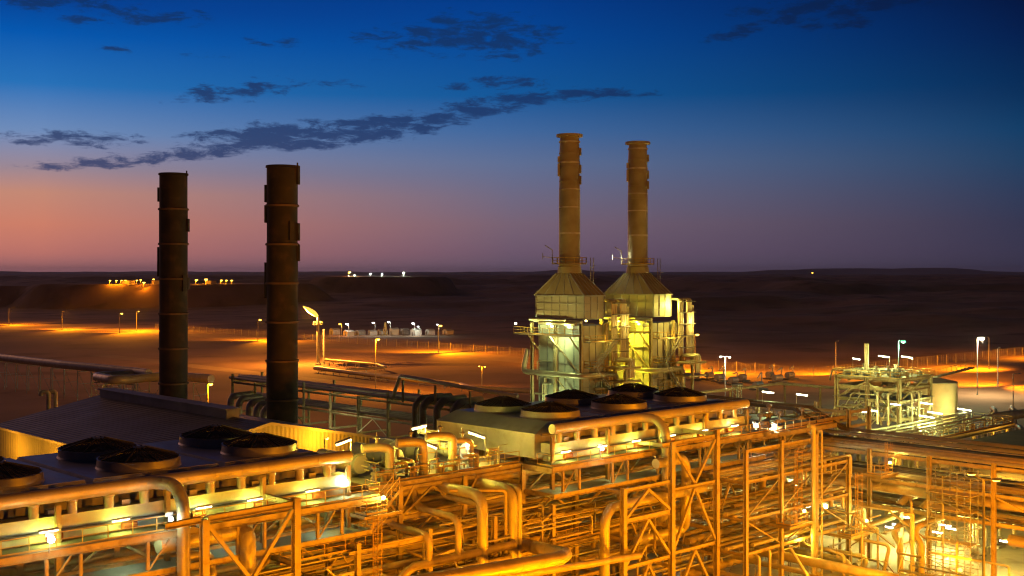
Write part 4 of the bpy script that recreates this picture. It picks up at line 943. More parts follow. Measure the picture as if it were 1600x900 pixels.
u, v, z = at_v(1243, 822, 79.5); landing(u, 71.9, z, 4.2, 1.8, (z, z+7.5), 'low lit ladder landing two columns beyond the tall portal truss', 'caged ladder rising from the low landing two columns beyond the truss')
u, v, z = at_v(1264, 727, 82); landing(u, 71.9, z, 2.8, 1.8, (z, z+4.), 'high lit ladder landing beside a bright yellow pipe near the right rack corner'.replace('right ', ''), 'short caged ladder over the high landing near the rack corner')
for px, y0, y1, v, lab in ((1271,665,725,73.2,'bright yellow lit vertical pipe at the high landing'),(1284,672,730,73.,'slim bright pipe with bent top at the high landing')):
    u, _, z0 = at_v(px, y1, v); z1 = at_v(px, y0, v)[2]; pipe(lab, [(u,v,.05),(u,v,z1),(u-.9,v,z1+.01)], .3 if px < 1280 else .12, .3, 'clad', 0, 10)
# stair from the walkway to the exchanger platform
t = thing('stair', 'steep steel stair with handrails between the first walkway end and the exchanger platform', 'stair', (62, 80.6, ZD-3))
s = MB(); 
for q in (0,.9): s.beam((60.4,80.4+q,13.8),(64.0,80.4+q,17.0), .06,.26,'box')
s.build('stringer', 'steel', t); s = MB()
for i in range(12): f = i/12; s.box((60.4+3.6*f,80.4,13.85+3.2*f),(60.7+3.6*f,81.3,13.89+3.2*f))
s.build('tread', 'grating', t); s = MB()
for q in (0,.9): s.rail([(60.4,80.4+q,13.9),(64.0,80.4+q,17.1)], kick=False, step=1.1)
s.build('handrail', 'rail', t)
# ---------------------------------------------------------------- exchanger platform
t = thing('exchanger_platform', 'steel platform with greenish grating and handrail between the two air coolers', 'platform', (64, 84, ZD))
MB().box((63.6,84.25,ZD-.08),(82.3,98.5,ZD)).build('deck', 'grating', t)
MB().rail([(64.4,84.3,ZD),(82.4,84.3,ZD)]).build('handrail', 'rail', t)
MB().beam((63.4,84.1,ZD-.38),(82.6,84.1,ZD-.38), .26,.66).build('edge_beam', 'steel', t)
MB().beam((82.5,79.8,ZD-.38),(82.5,83.9,ZD-.38), .26,.6).build('end_beam', 'steel', t)
s = MB()
for i in range(12): s.beam((64+i*1.65,84.3,ZD-.3),(64+i*1.65,98.4,ZD-.3), .14,.3)
s.build('joist', 'steel', t)
for u in (66.7,74.6): s = MB(); s.beam((u,84,13.8),(u+1.8,84,16.4), .2,.2,'box'); s.beam((u,84,13.8),(u-1.8,84,16.4), .2,.2,'box'); s.build('knee_brace', 'steel', t)
def exchanger(u, v0, v1, z, r, lab, m='clad'):
    t = thing('heat_exchanger', lab, 'heat exchanger', (u, v0, ZD), 'heat exchangers on the platform')
    MB().tube([(u,v0+.5,z),(u,v1,z)], r, 20, bands=1.3).build('shell', m, t)
    MB().tube([(u,v0,z),(u,v0+.5,z)], r*1.08, 20).build('channel_head', 'plenum', t)
    MB().tube([(u,v0+.42,z),(u,v0+.62,z)], r*1.2, 24).build('girth_flange', 'valve', t)
    for y in (v0+1.5, v1-1.2): MB().box((u-r*.8,y-.15,ZD),(u+r*.8,y+.15,z-r*.5)).build('saddle', 'steel', t)
    return t
exchanger(65.2, 87.6, 94, 18.3, .8, 'yellow lit heat exchanger shell closest to the end of the first air cooler')
exchanger(69.3, 87.6, 94, 18.4, .9, 'dark bodied heat exchanger between the first two big elbow pipes', 'plenum')
exchanger(73.2, 87.6, 95, 18.4, .85, 'heat exchanger under the diagonal lit tube on the platform')
exchanger(77.4, 86.8, 94, 18.3, .8, 'smaller heat exchanger nearest the second air cooler end wall')
for i, (u, z, r, ln, lab) in enumerate(((66.9,20.0,.42,1.9,'first fat yellow elbow pipe curving down on the exchanger platform'), (70.9,20.1,.44,1.9,'second fat yellow elbow pipe curving down on the exchanger platform'),
        (74.6,20.3,.42,2.0,'third fat pale elbow pipe curving down on the exchanger platform'), (77.0,19.6,.28,1.2,'slim double elbow pipe on the platform near the white floodlight'))):
    t = thing('elbow_pipe', lab, 'pipe', (u, 85.4, ZD), 'elbow pipes on the platform')
    MB().tube([(u-ln-.6,86.4,z),(u-ln*.5,85.9,z),(u,85.5,z-.15),(u,85.5,ZD)], r, 16, bend=1.1).build('pipe', 'clad', t)
    for zz in (ZD+.55, ZD+.95): MB().lathe((u,85.5,zz), [(r,0),(r*1.35,.01),(r*1.35,.13),(r,.14)], 16).build('flange', 'valve', t)
    MB().lathe((u-ln*.6,86.0,z+r), [(.12,0),(.12,.35),(.26,.4),(.26,.5),(.05,.62),(.05,.95)], 10).build('valve', 'valve', t)
pipe('pale raised pipe bridging above the exchangers under the bright tube lamp', [at_v(655,672,92), at_v(668,676,92), at_v(681,677,92), at_v(688,684,92), at_v(690,700,92)], .34, .7, 'clad')
for i in range(30):
    u, v, z = rt.uniform(64.2,80.5), rt.uniform(84.7,87.2), ZD+rt.uniform(.2,2.); l = rt.uniform(.8,2.6); q = i % 3
    pipe('small line among the valves on the exchanger platform', [(u,v,ZD),(u,v,z),(u+l,v,z)] if q == 0 else [(u,v,z),(u+l,v,z),(u+l,v,ZD)] if q == 1 else [(u,v,z),(u,v+2,z),(u,v+2,z+.8)], rt.choice((.05,.08,.12,.16)), .25, rt.choice(('clad','pipe','rail')), 0, 7, name='conduit', group='small lines on the exchanger platform')
for i in range(7):
    u = 64.6+i*2.5; t = thing('valve_stand', ['small hand valve stand by the stair head','hand valve stand between first and second exchanger','hand valve stand at the foot of the second elbow pipe','hand valve stand mid way along the platform rail','hand valve stand by the third elbow pipe','hand valve stand under the diagonal tube','last hand valve stand near the cooler end wall'][i], 'valve', (u, 84.9, ZD), 'hand valves on the platform')
    MB().lathe((u,84.9,ZD), [(.12,0),(.12,.7),(.28,.75),(.28,1.0),(.1,1.05),(.06,1.4)], 10).build('body', 'valve', t)
    MB().tube([(u+.22*math.cos(a*.7),84.9+.22*math.sin(a*.7),ZD+1.42) for a in range(10)], .03, 5).build('handwheel', 'hazard', t)
# ---------------------------------------------------------------- small open platform beyond the second cooler
t = thing('open_platform', 'open grated platform crowded with handrails and valves beyond the second air cooler', 'platform', (122, 84, 16))
MB().box((121.4,83.2,15.9),(140.4,96.5,16)).build('deck', 'grating', t)
MB().rail([(121.5,96.3,16),(140.3,96.3,16),(140.3,83.3,16),(121.5,83.3,16)]).build('handrail', 'rail', t)
s = MB(); s.beam((121,83.05,15.6),(141,83.05,15.6), .26,.6); s.beam((140.5,83.3,15.6),(140.5,96.5,15.6), .26,.6); s.build('edge_beam', 'steel', t)
s = MB()
for i in range(9): s.beam((122+i*2.2,83.3,15.7),(122+i*2.2,96.4,15.7), .14,.3)
s.build('joist', 'steel', t)
for i in range(8):
    u, v = 123.5+(i%4)*4.6+R.uniform(-.6,.6), 86.5+(i//4)*5.2
    t = thing('control_valve', f'upright control valve with domed actuator on the open platform, {ORD[i]} counted along its rows', 'valve', (u, v, 16), 'control valves on the open platform')
    MB().tube([(u-1.3,v,16.5),(u+1.3,v,16.5)], .17, 8).build('spool', 'clad', t)
    MB().lathe((u,v,16.3), [(.25,0),(.25,.4),(.1,.5),(.1,1.1),(.36,1.2),(.4,1.4),(.3,1.6),(.05,1.68)], 12).build('actuator', 'valve', t)
    for q in (-.5,.5): MB().lathe((u+q,v,16.2), [(.02,0),(.3,.01),(.3,.6),(.02,.61)], 10).build('flange', 'valve', t)
# ---------------------------------------------------------------- cross rack running toward the camera side
UR = 135.
t = thing('cross_rack', 'steel cross rack with long top beam crossing in front of the pump deck', 'pipe rack', (UR, 67, 0))
RV = [82.6,74.9,67.0,59.1,51.2]
for v in RV:
    for u, top in ((UR, 13.9),(UR+11, 13.9)): MB().beam((u,v,0),(u,v,top), .5,.46, up=(0,1,0)).build('column', 'steel', t)
    for z in (13.2,10.0,6.6): MB().beam((UR+.25,v,z-.3),(UR+10.75,v,z-.3), .28,.42).build('cross_beam', 'steel', t)
for a, b in zip(RV, RV[1:]):
    for z in (13.3,10.1,6.8): MB().beam((UR,a-.25,z),(UR,b+.25,z), .28,.46).build('longitudinal_beam', 'steel', t); MB().beam((UR+11,a-.25,z),(UR+11,b+.25,z), .28,.4).build('longitudinal_beam', 'steel', t)
MB().beam((UR,59.4,7.2),(UR,66.6,9.8), .2,.2,'box').build('brace', 'steel', t); MB().beam((UR,51.5,7.2),(UR,58.8,9.9), .22,.22,'box').build('brace', 'steel', t)
# pipes and trays on it, running along v
tz = {13.5: 'top', 10.3: 'middle', 7.0: 'lower'}; k = 0
for z in tz:
    u = UR+.8; k = 0
    while u < UR+10.5 and k < 9:
        r = R.choice((.14,.2,.26,.32)); u += r
        pipe(f'{"slim" if r < .25 else "stout"} pipe on the {tz[z]} tier of the cross rack, {ORD[k]} from its lamp side columns', [(u,104 if z > 13 else 96,z+r),(u,44,z+r)], r, m=R.choice(('clad','pipe','dark_steel')), n=10, bands=0 if r < .25 else 3, name='rack_pipe', group='pipes on the cross rack'); u += r+R.uniform(.3,.7); k += 1
for i, (u, lab) in enumerate(((UR+3.6,'flat brown cable tray over the cross rack, dipping from the open platform side'),(UR+7.4,'second flat brown cable tray over the cross rack'))):
    s = MB(); s.beam((u,108,17.6),(u,88,17.4), .9,.12,'box'); s.beam((u,88,17.4),(u,83,14.9), .9,.12,'box'); s.beam((u,83,14.9),(u,44,14.8), .9,.12,'box')
    for q in (-.45,.45): s.beam((u+q,108,17.75),(u+q,88,17.55), .04,.24,'box'); s.beam((u+q,88,17.55),(u+q,83,15.05), .04,.24,'box'); s.beam((u+q,83,15.05),(u+q,44,14.95), .04,.24,'box')
    single('cable_tray', s, 'dark_steel', lab, 'cable tray', 'cable trays')
pipe('very fat pipe under the middle tier of the cross rack', [(UR+1.4,90,9.0),(UR+1.4,46,9.0)], .62, 1, 'pipe', 0, 18)
pipe('very fat pipe low under the cross rack running out of view', [(UR+3,58.5,4.6),(UR+3,44,4.6)], .7, 1, 'pipe', 0, 18)
# corner portal frame above the rack junction
t = thing('corner_frame', 'tall corner frame of stout posts where the cross rack meets the long rack', 'steel frame', (145, 82, 0))
for u, v in ((145,83.6),(150.5,83.6),(145,92),(150.5,92)): MB().beam((u,v,0),(u,v,17.3), .5,.46, up=(0,1,0)).build('column', 'steel', t)
for z in (16.9, 14.9): MB().beam((145.3,83.6,z),(150.2,83.6,z), .26,.42).build('beam', 'steel', t); MB().beam((145,83.9,z),(145,91.7,z), .26,.42).build('beam', 'steel', t)
# curved pipes coming out of the ground below the cross rack
UC = 131.5
for px, lab in ((1347,'first curved pipe rising from the paving and sweeping under the cross rack'),(1407,'middle curved pipe rising from the paving and sweeping under the cross rack'),(1440,'last curved pipe rising from the paving beside the scaffold')):
    u, v, z = at_u(px, 852 if px > 1400 else 836, UC)
    if px < 1400: P = [(UC,v,-.2),(UC,v,z),(UC+.6,v-.1,z+.9),(UC+7,v-.6,z+1.4)]
    else: P = [(UC,v,-.2),(UC,v,z),(UC+.2,v+1.0,z+1.2),(UC+1.0,v+.9,z+2.0),(UC+6,v+.1,z+2.5)]
    pipe(lab, P, .36, .9, 'pipe', 0, 14, group='curved pipes under the cross rack')
for i, (v, z, lab) in enumerate(((71.3,7.6,'first slanting wide duct between the tiers of the cross rack'),(68.4,7.5,'second slanting wide duct between the tiers of the cross rack'))):
    pipe(lab, [(UR+.9,v,z-.4),(UR+2.,v-.4,z+.5),(UR+5,v-2.4,z+1.2)], .5, .9, 'pipe', 0, 14)
# scaffold
t = thing('scaffold', 'dense tube scaffold tower around the cross rack column', 'scaffold', (133, 63, 0))
us, vs_ = (132.2,134.2), (65.8,64.0,62.2,60.6)
for u in us:
    for v in vs_: MB().tube([(u,v,0),(u,v,12.6+R.uniform(-.5,.8))], .05, 6).build('standard', 'galv', t)
for j in range(7):
    z = .4+j*1.9; s = MB()
    for u in us: s.tube([(u,66.2,z),(u,60.2,z)], .045, 6); s.tube([(u,66.2,z+1),(u,60.2,z+1)], .045, 6)
    for v in vs_: s.tube([(131.8,v,z+.1),(134.6,v,z+.1)], .045, 6)
    s.build('ledger', 'galv', t)
    if j in (2,4,5): MB().box((132.3,60.5,z+.16),(134.1,65.9,z+.22)).build('plank', 'tank', t)
for j in range(6): 
    z = .4+j*1.9; a, b = (66, 60.4) if j % 2 else (60.4, 66); MB().tube([(132.1,a,z),(132.1,b,z+1.9)], .045, 6).build('brace', 'galv', t)
# near lamp post
u, v, _ = at_z(1537, 1000, 0); d = 36*F/573; 
d = 122.; u, v, _ = at_d(1537, 900, d); zt = H+(CY-748)/F*d
t = thing('street_lamp', 'tall dark pole lamp with two glowing sodium heads standing before the cross rack', 'street lamp', (u, v, 0))
MB().lathe((u,v,0), [(.3,0),(.3,.3),(.17,.35),(.11,zt)], 10, caps=(False,True)).build('pole', 'dark_steel', t)
for dx, dz, lens in ((-1.3,.55,'glow_sodium'),(1.3,-.1,'glow_sodium')):
    c = Vector((u+dx*.72, v-dx*.69, zt+dz)); MB().tube([(u,v,zt-.1),tuple(c)], .06, 6).build('arm', 'dark_steel', t)
    hd = MB().lathe((c.x,c.y,c.z-.02), [(.01,.2),(.4,.1),(.5,0)], 10).build('lamp_head', 'dark_steel', t); MB().lathe((c.x,c.y,c.z-.22), [(.02,0),(.3,.05),(.42,.16),(.44,.2)], 10).build('lens', lens, hd)
light((u-1.5*.72,v+1.5*.69,zt-.1), 800, SODY, .3); light((u+1.0,v-1.0,zt-.75), 600, SODY, .2)
# ---------------------------------------------------------------- pipe bridge and trench frame beyond
t = thing('pipe_bridge', 'thin pale pipe bridge on slender posts crossing the dark yard behind the open platform', 'pipe bridge', (200, 131, 0))
MB().tube([(166,131,14),(201,131,14),(201,116,14)], .3, 10, bend=1).build('pipe', 'clad', t)
for u, v in ((172,131),(184,131),(193,131),(201,130),(201,122)): MB().beam((u,v,0),(u,v,13.7), .3,.3).build('post', 'steel', t)
for u in (150., 168.):
    t = thing('lattice_mast', 'short pale lattice mast close behind the cooler end' if u < 160 else 'short pale lattice mast farther behind the open platform', 'mast', (u, 118, 0)); s = MB()
    for a, b in ((0,0),(1.1,0),(1.1,1.1),(0,1.1)): s.beam((u+a,118+b,0),(u+a,118+b,16.6), .12,.12,'box')
    for j in range(12): z = 3+j*1.15; s.beam((u,118,z),(u+1.1,118,z+1.1), .07,.07,'box'); s.beam((u,118,z),(u+1.1,118,z), .07,.07,'box'); s.beam((u,118,z),(u,119.1,z+1.1), .07,.07,'box')
    s.build('lattice', 'galv', t); MB().box((u-.2,117.8,16.6),(u+1.3,119.3,16.75)).build('cap_plate', 'galv', t)
for i in range(9):
    u, v, _ = at_z(1085+i*19+R.uniform(-5,5), 600+R.uniform(-9,9), 0); w = R.uniform(2,4.5)
    t = thing('yard_skid', f'dark equipment skid on the unlit yard, {ORD[i]} in its row from the boiler tower', 'equipment skid', (u, v, 0), 'skids in the dark yard')
    MB().box((u-w,v-1.5,.1),(u+w,v+1.5,.5)).build('base_frame', 'dark_steel', t); MB().tube([(u-w*.7,v,1.6),(u+w*.5,v,1.6)], 1.0, 12).build('vessel', 'galv', t); MB().tube([(u+w*.6,v,.5),(u+w*.6,v,3.6+R.random()*2),(u-w*.2,v,3.6)], .2, 8, bend=.4).build('pipe', 'galv', t)
# ---------------------------------------------------------------- pipe rack behind the warehouse
t = thing('rear_rack', 'long unlit pipe rack on tall posts running behind the warehouse toward the boiler towers', 'pipe rack', (119, 150, 0))
for i in range(13):
    v = 102+i*8
    for u in (117.,123.5): MB().beam((u,v,0),(u,v,15.6 if i % 3 else 16.8), .34,.34).build('column', 'steel', t)
    for z in (15.3,12.4,9.4): MB().beam((117,v,z),(123.5,v,z), .24,.34).build('cross_beam', 'steel', t)
    if i < 12:
        for z in (15.2,12.2): MB().beam((117,v,z),(117,v+8,z), .2,.34).build('longitudinal_beam', 'steel', t)
        if i % 3 == 0: s = MB(); s.beam((117,v,9.5),(117,v+4,12.1), .14,.14,'box'); s.beam((117,v+8,9.5),(117,v+4,12.1), .14,.14,'box'); s.build('brace', 'steel', t)
for i in range(6):
    u = 117.7+i*1.05; r = (.32,.2,.4,.26,.34,.22)[i]
    pipe(f'long grey pipe on top of the rear rack, {ORD[i]} from the warehouse side', [(u,101,15.6+r),(u,200,15.6+r)], r, m='clad', bands=4, name='rack_pipe', group='pipes on the rear rack')
for i in range(4):
    u = 118+i*1.4; pipe(f'grey pipe on the lower tier of the rear rack, {ORD[i]} from the warehouse side', [(u,101,12.7),(u,200,12.7)], .28, m='clad', name='rack_pipe', group='pipes on the rear rack')
dk = ['first of the row of pale bent ducts at the rear rack by the stacks','second of the pale bent ducts at the rear rack by the stacks','third of the pale bent ducts at the rear rack by the stacks','fourth of the pale bent ducts at the rear rack by the stacks','fifth of the pale bent ducts at the rear rack by the stacks','last of the pale bent ducts, touching the taller stack']
for i, px in enumerate((345,358,374,386,397,409)):
    u, v, _ = at_u(px, 610, 110); pipe(dk[i], [(112,v,0),(112,v,13.4-i*.3),(117.4,v+1.5,13.4-i*.3)], .62, 1.3, 'clad', 0, 14, name='bent_duct', group='bent ducts by the stacks')
dk = ['first dark bent duct dropping off the rear rack before the second air cooler','second dark bent duct off the rear rack, close beside the first','third dark bent duct off the rear rack before the cooler','last dark bent duct off the rear rack, nearest the second air cooler']
for i, (px, r) in enumerate(((651,.42),(664,.55),(686,.58),(712,.6))):
    u, v, _ = at_u(px, 640, 116); pipe(dk[i], [(122,v+1,16.5),(116.8,v,16.5),(115.6,v,15.4),(115.6,v,0)], r, 1.2, 'dark_steel', 0, 14, name='bent_duct', group='dark ducts before the second cooler')
u0, v0, _ = at_u(628, 640, 117)
t = thing('expansion_loop', 'raised pipe loop frame standing above the rear rack', 'pipe loop', (117, v0, 15))
MB().tube([(117.4,v0+3,15.6),(117.4,v0+1,19.6),(117.4,v0-26,18.3)], .3, 10, bend=1).build('pipe', 'clad', t)
for q in (0,8,16,24): MB().beam((117.2,v0-q,15.4),(117.2,v0-q,19.0-q*.04), .26,.26).build('post', 'steel', t)
# ---------------------------------------------------------------- process module and cream tank
u0, u1, v0, v1 = 186.4, 197.6, 97.9, 109.8; zt = 17.9
t = thing('process_module', 'tall open steel process module stacked with valves and lit pipes', 'process module', (u0, v0, 0))
for u in (u0,u1):
    for v in (v0,(v0+v1)/2,v1): MB().beam((u,v,0),(u,v,zt), .62,.6, up=(0,1,0)).build('column', 'steel', t)
for z in (zt-.3, 16., 13.9, 10.9):
    for a, b in (((u0,v0),(u0,v1)),((u0,v0),(u1,v0)),((u1,v0),(u1,v1)),((u0,v1),(u1,v1))): MB().beam((*a,z),(*b,z), .34,.6).build('beam', 'steel', t)
for z in (zt, 14.2): MB().box((u0-.6,v0-.6,z),(u1+.6,v1+.6,z+.07)).build('deck', 'grating', t)
for a, b in (((u0,v0+.4,11.2),(u0,(v0+v1)/2,17.3)),((u0,v1-.4,11.2),(u0,(v0+v1)/2+.3,13.6)),((u0+.4,v0,14.2),(u1-3,v0,17.3)),((u0,v1-.3,14.2),(u0,(v0+v1)/2,17.2))): MB().beam(a, b, .26,.26,'box').build('brace', 'steel', t)
s = MB(); s.rail([(u0-.5,v0-.5,zt+.07),(u1+.5,v0-.5,zt+.07),(u1+.5,v1+.5,zt+.07),(u0-.5,v1+.5,zt+.07)], r=.045, closed=True); s.build('handrail', 'rail', t)
for i in range(34):
    x, y, z = R.uniform(u0+.5,u1-.5), R.uniform(v0+.5,v1-.5), R.choice((zt+.1,zt+.1,14.3,11.))
    h = R.uniform(.8,1.9); MB().lathe((x,y,z), [(.3,0),(.3,h*.4),(.55,h*.45),(.55,h*.6),(.2,h*.65),(.2,h*.9),(.4,h*.92),(.4,h)], 10).build('valve', 'valve', t)
for i in range(70):
    x, y, z = R.uniform(u0-.6,u1-3), R.uniform(v0-.4,v1-1), R.choice((zt+.8,zt+.9,15.2,12.2,12.4,16.4,14.9,10.4)); r = R.choice((.09,.12,.16,.22,.3))
    MB().tube([(x,y,z),(x+R.uniform(1.5,3.),y,z),(x+3.,y,z-R.uniform(1,3))] if i % 2 else [(x,y,z),(x,y+R.uniform(2,4),z),(x,y+4,z-R.uniform(1,2.5))], r, 10, bend=.5).build('pipe', 'clad', t)
for y in (99.5,101.5): MB().tube([(u0-.8,y,10),(u0-.8,y,15.4),(u0+3,y,15.4)], .24, 10, bend=.7).build('pipe', 'clad', t)
for x in (189,191.5): MB().tube([(x,v0-1,9),(x,v0-1,15.6),(x,v0+4,15.6)], .24, 10, bend=.7).build('pipe', 'clad', t)
for x, y in ((189.5,104),(193.5,101.5)):
    MB().lathe((x,y,14.6), [(.2,0),(1.1,2.2),(1.2,3.2),(1.2,4.0)], 16).build('hopper', 'clad', t)
MB().tube([(190,106,zt),(190,106,zt+5.6)], .38, 10).build('vent_stub', 'clad', t)
u, v, z = 210.5, 103.2, 15.6
t = thing('storage_tank', 'round cream storage tank beside the process module', 'tank', (u, v, 0))
MB().lathe((u,v,0), [(3.9,0),(3.9,4.9),(3.94,4.95),(3.94,5.05),(3.9,5.1),(3.9,9.9),(3.94,9.95),(3.94,10.05),(3.9,10.1),(3.9,z)], 44).build('shell', 'tank', t)
MB().lathe((u,v,z), [(4.0,-.1),(4.0,.06),(.1,.9),(0,.9)], 44).build('roof', 'vent', t)
t = thing('walkway', 'narrow sloping walkway leaving the process module top past the tank', 'walkway', (198, 98, zt))
MB().beam((198.2,97.2,17.6),(214,97.6,18.4), .8,.25,'box').build('deck', 'grating', t); MB().rail([(198.2,96.9,17.8),(214,97.3,18.6)], mid=False, kick=False).build('handrail', 'rail', t)
# ---------------------------------------------------------------- pump deck in front of the module
t = thing('pump_deck', 'brightly lit raised pump deck crowded with valves below the process module', 'platform', (166, 90, 9))
MB().box((164,89.6,8.85),(213,97.2,9)).build('deck', 'grating', t)
MB().rail([(176,89.7,9),(212.9,89.7,9),(212.9,97,9)], r=.04).build('handrail', 'rail', t)
s = MB(); s.beam((163,89.4,8.5),(213.2,89.4,8.5), .3,.75); s.beam((213.2,89.6,8.5),(213.2,97,8.5), .3,.7); s.build('edge_beam', 'steel', t)
for u in (166,174,182,190,198,206,212):
    for v in (90.4,96.4): MB().beam((u,v,0),(u,v,8.4), .4,.4).build('column', 'steel', t)
for i in range(46):
    u = 166+i*.95+R.uniform(-.3,.3); v = R.choice((90.6,91.8,93.2,94.6,96)); h = R.uniform(.8,2.)
    if i % 2: MB().lathe((u,v,9), [(.26,0),(.26,h*.4),(.45,h*.45),(.45,h*.6),(.18,h*.62),(.18,h*.85),(.34,h*.87),(.34,h)], 9).build('valve', 'valve', t)
    else: MB().tube([(u,v,9),(u,v,9+h),(u+.9,v,9+h),(u+.9,v+R.choice((0,1.)),9)], R.choice((.14,.2,.26)), 9, bend=.35).build('pipe', 'clad', t)
for i in range(6): MB().tube([(166,90.4+i*1.1,10.3+.25*(i%2)),(R.uniform(190,212),90.4+i*1.1,10.3+.25*(i%2))], .14+.04*(i%3), 8).build('pipe', 'clad', t)
# coils of pipework beyond the pump deck
for i in range(7):
    u, v, _ = at_z(1536+i*10, 700-(i%3)*8, 0); r = .8
    pipe(f'dull grey looped pipe in the unlit pipe yard past the pump deck, {ORD[i]} along', [(u,v,0),(u,v,4+(i%3)),(u+5,v+3,4+(i%3)),(u+5,v+3,0)], .45, 1., 'galv', name='looped_pipe', group='looped pipes past the pump deck')
pipe('big dull horizontal pipe over the looped pipes at the edge of view', [at_z(1548,652,8), at_z(1660,640,8)], .9, 1, 'galv', 3)
# dark roof-like shelter past the cross rack
t = thing('shelter', 'low brown flat roofed shelter between the pump deck and the cross rack', 'shelter', (175, 72, 0))
MB().box((156,58,9.6),(200,82,9.9)).build('roof', 'stack', t)
for u in (157,171,185,199):
    for v in (59,81): MB().beam((u,v,0),(u,v,9.55), .3,.3).build('post', 'steel', t)
# ---------------------------------------------------------------- ground level equipment between the racks
gl = ['green painted', 'grey', 'rusty', 'dull']
for i in range(14):
    u, v = R.uniform(108,134), R.uniform(63,82); 
    if i > 8: u, v = R.uniform(139,162), R.uniform(58,82)
    t = thing('pump', f'{gl[i%4]} pump on a plinth under the racks, {ORD[i]} pump from the tall portal truss', 'pump', (u, v, 0), 'pumps under the racks')
    MB().box((u-1.1,v-.6,.02),(u+1.1,v+.6,.4)).build('plinth', 'block', t); MB().tube([(u-1,v,.95),(u,v,.95)], .42, 12).build('motor', 'valve', t)
    MB().lathe((u+.55,v,.4), [(.5,0),(.55,.4),(.5,.9),(.2,1.),(.2,1.7)], 12).build('casing', 'valve', t)
    MB().tube([(u+.55,v,2.0),(u+.55,v,3.+R.random()*3),(u+.55,v+2,3.+R.random()*3)], .18, 8, bend=.4).build('discharge_pipe', 'clad', t)
for i in range(6):
    u = 108+i*4.6; r = (.3,.22,.16,.36)[i%4]; z = (2.4,3.2,1.6,2.8)[i%4]
    pipe(f'cross pipe between the front landings and the rack, {ORD[i]} from the tall portal truss', [(u,68+R.uniform(0,6),0),(u,70,z),(u,84.6,z)], r, r*3, R.choice(('pipe','clad')), 0, 10, group='cross pipes under the landings')
for i in range(6):
    u = 141+i*3.2; pipe(f'vertical riser pipe behind the cross rack, {ORD[i]} from the corner frame side', [(u,79-i*3.6,0),(u,79-i*3.6,5.),(u-4,79-i*3.6,5.)], .26, .7, 'pipe', 0, 10, group='risers behind the cross rack')
t = thing('control_cabin', 'small brown block cabin under the cross rack at the edge of view', 'cabin', (150, 46, 0))
MB().box((146,38,0),(156,53.5,4.2)).build('wall', 'block', t); MB().box((145.6,37.6,4.21),(156.4,53.9,4.5)).build('roof', 'vent', t); MB().box((145.93,47,0),(145.99,48.1,2.1)).build('door', 'dark_steel', t)

# ---------------------------------------------------------------- tube lamps and floodlights
def tube_lamp(lab, c, axis, ln, pole, power, col, lens='glow_tube', drop=.45, rad=.12, name='tube_lamp', r=.11):
    c = Vector(c); ax = Vector(axis).normalized()*ln/2
    t = thing(name, lab, 'tube lamp', tuple(c-Vector((0,0,pole))), 'fluorescent tube lamps')
    MB().tube([c-ax, c+ax], r, 8).build('tube', lens, t)
    MB().beam(c-ax*1.04+Vector((0,0,r+.05)), c+ax*1.04+Vector((0,0,r+.05)), .3,.1,'box').build('housing', 'galv', t)
    if pole: s = MB(); e = c+ax*1.02; s.tube([(e.x,e.y,c.z-pole),(e.x,e.y,c.z+r+.02)], .045, 6); s.build('pole', 'galv', t)

    if power: light((c.x,c.y,c.z-drop), power, col, rad, name='tube_light')
    return t
DU, DV = (1,0,0), (0,1,0)
def tl(px, py, v, axis, ln, pole, pw, col, lab, lens='glow_tube', **k): return tube_lamp(lab, at_v(px, py, v), axis, ln, pole, pw, col, lens, **k)
YFL = (1,.72,.06)
tl(537,691,86,(1,.1,.18),1.7,2.6,900,YFL,'tilted yellow tube lamp on a pole before the yellow gable wall','glow_tube_y')
tl(655,668,90,(1,0,.1),1.7,3.6,900,FLU,'pale tube lamp on the pole above the raised pipe')
tl(667,694,86,(.2,-1,-.25),2.4,2.4,900,YFL,'slanting yellow tube lamp over the third exchanger','glow_tube_y')
tl(745,680,86,(.2,-1,-.2),2.0,2.6,1100,YFL,'slanting yellow tube lamp before the second cooler end wall','glow_tube_y')
tl(1200,613,95,(-1,.2,.15),2.2,3.0,700,(.9,1,.4),'yellow green tube lamp over the open platform, the one beside the cooler')
tl(1253,617,94,(-1,.2,.15),2.2,3.0,700,(.9,1,.4),'yellow green tube lamp over the open platform, the one beside the process module')
for px, py, v, lab in ((1399,632,93,'tube lamp before the corner column of the process module'),(1448,651,92,'slanting tube lamp over the pump deck, nearest the rack'),(1461,645,93,'slanting tube lamp over the pump deck beside the tank'),(1446,630,97,'small tube lamp under the process module beside the tank'),(1507,640,96,'white slanting tube lamp at the end of the pump deck'),
        (1338,561,105,'tube lamp high on the process module roof by its vent stub'),(1381,557,104,'dim tube lamp mid way on the process module roof'),(1417,558,101,'tube lamp on the process module roof near its corner'),(1347,643,98,'pale tube lamp low beside the process module foot'),(1360,641,99,'second pale tube lamp low beside the process module foot')):
    tl(px, py, v, (-1,.15,.15) if px in (1338,1399) else (.2,-1,-.1), 2.4 if py > 600 else 1.9, 2.0, 1150 if py > 600 else 1000, (.95,1,.30), lab)
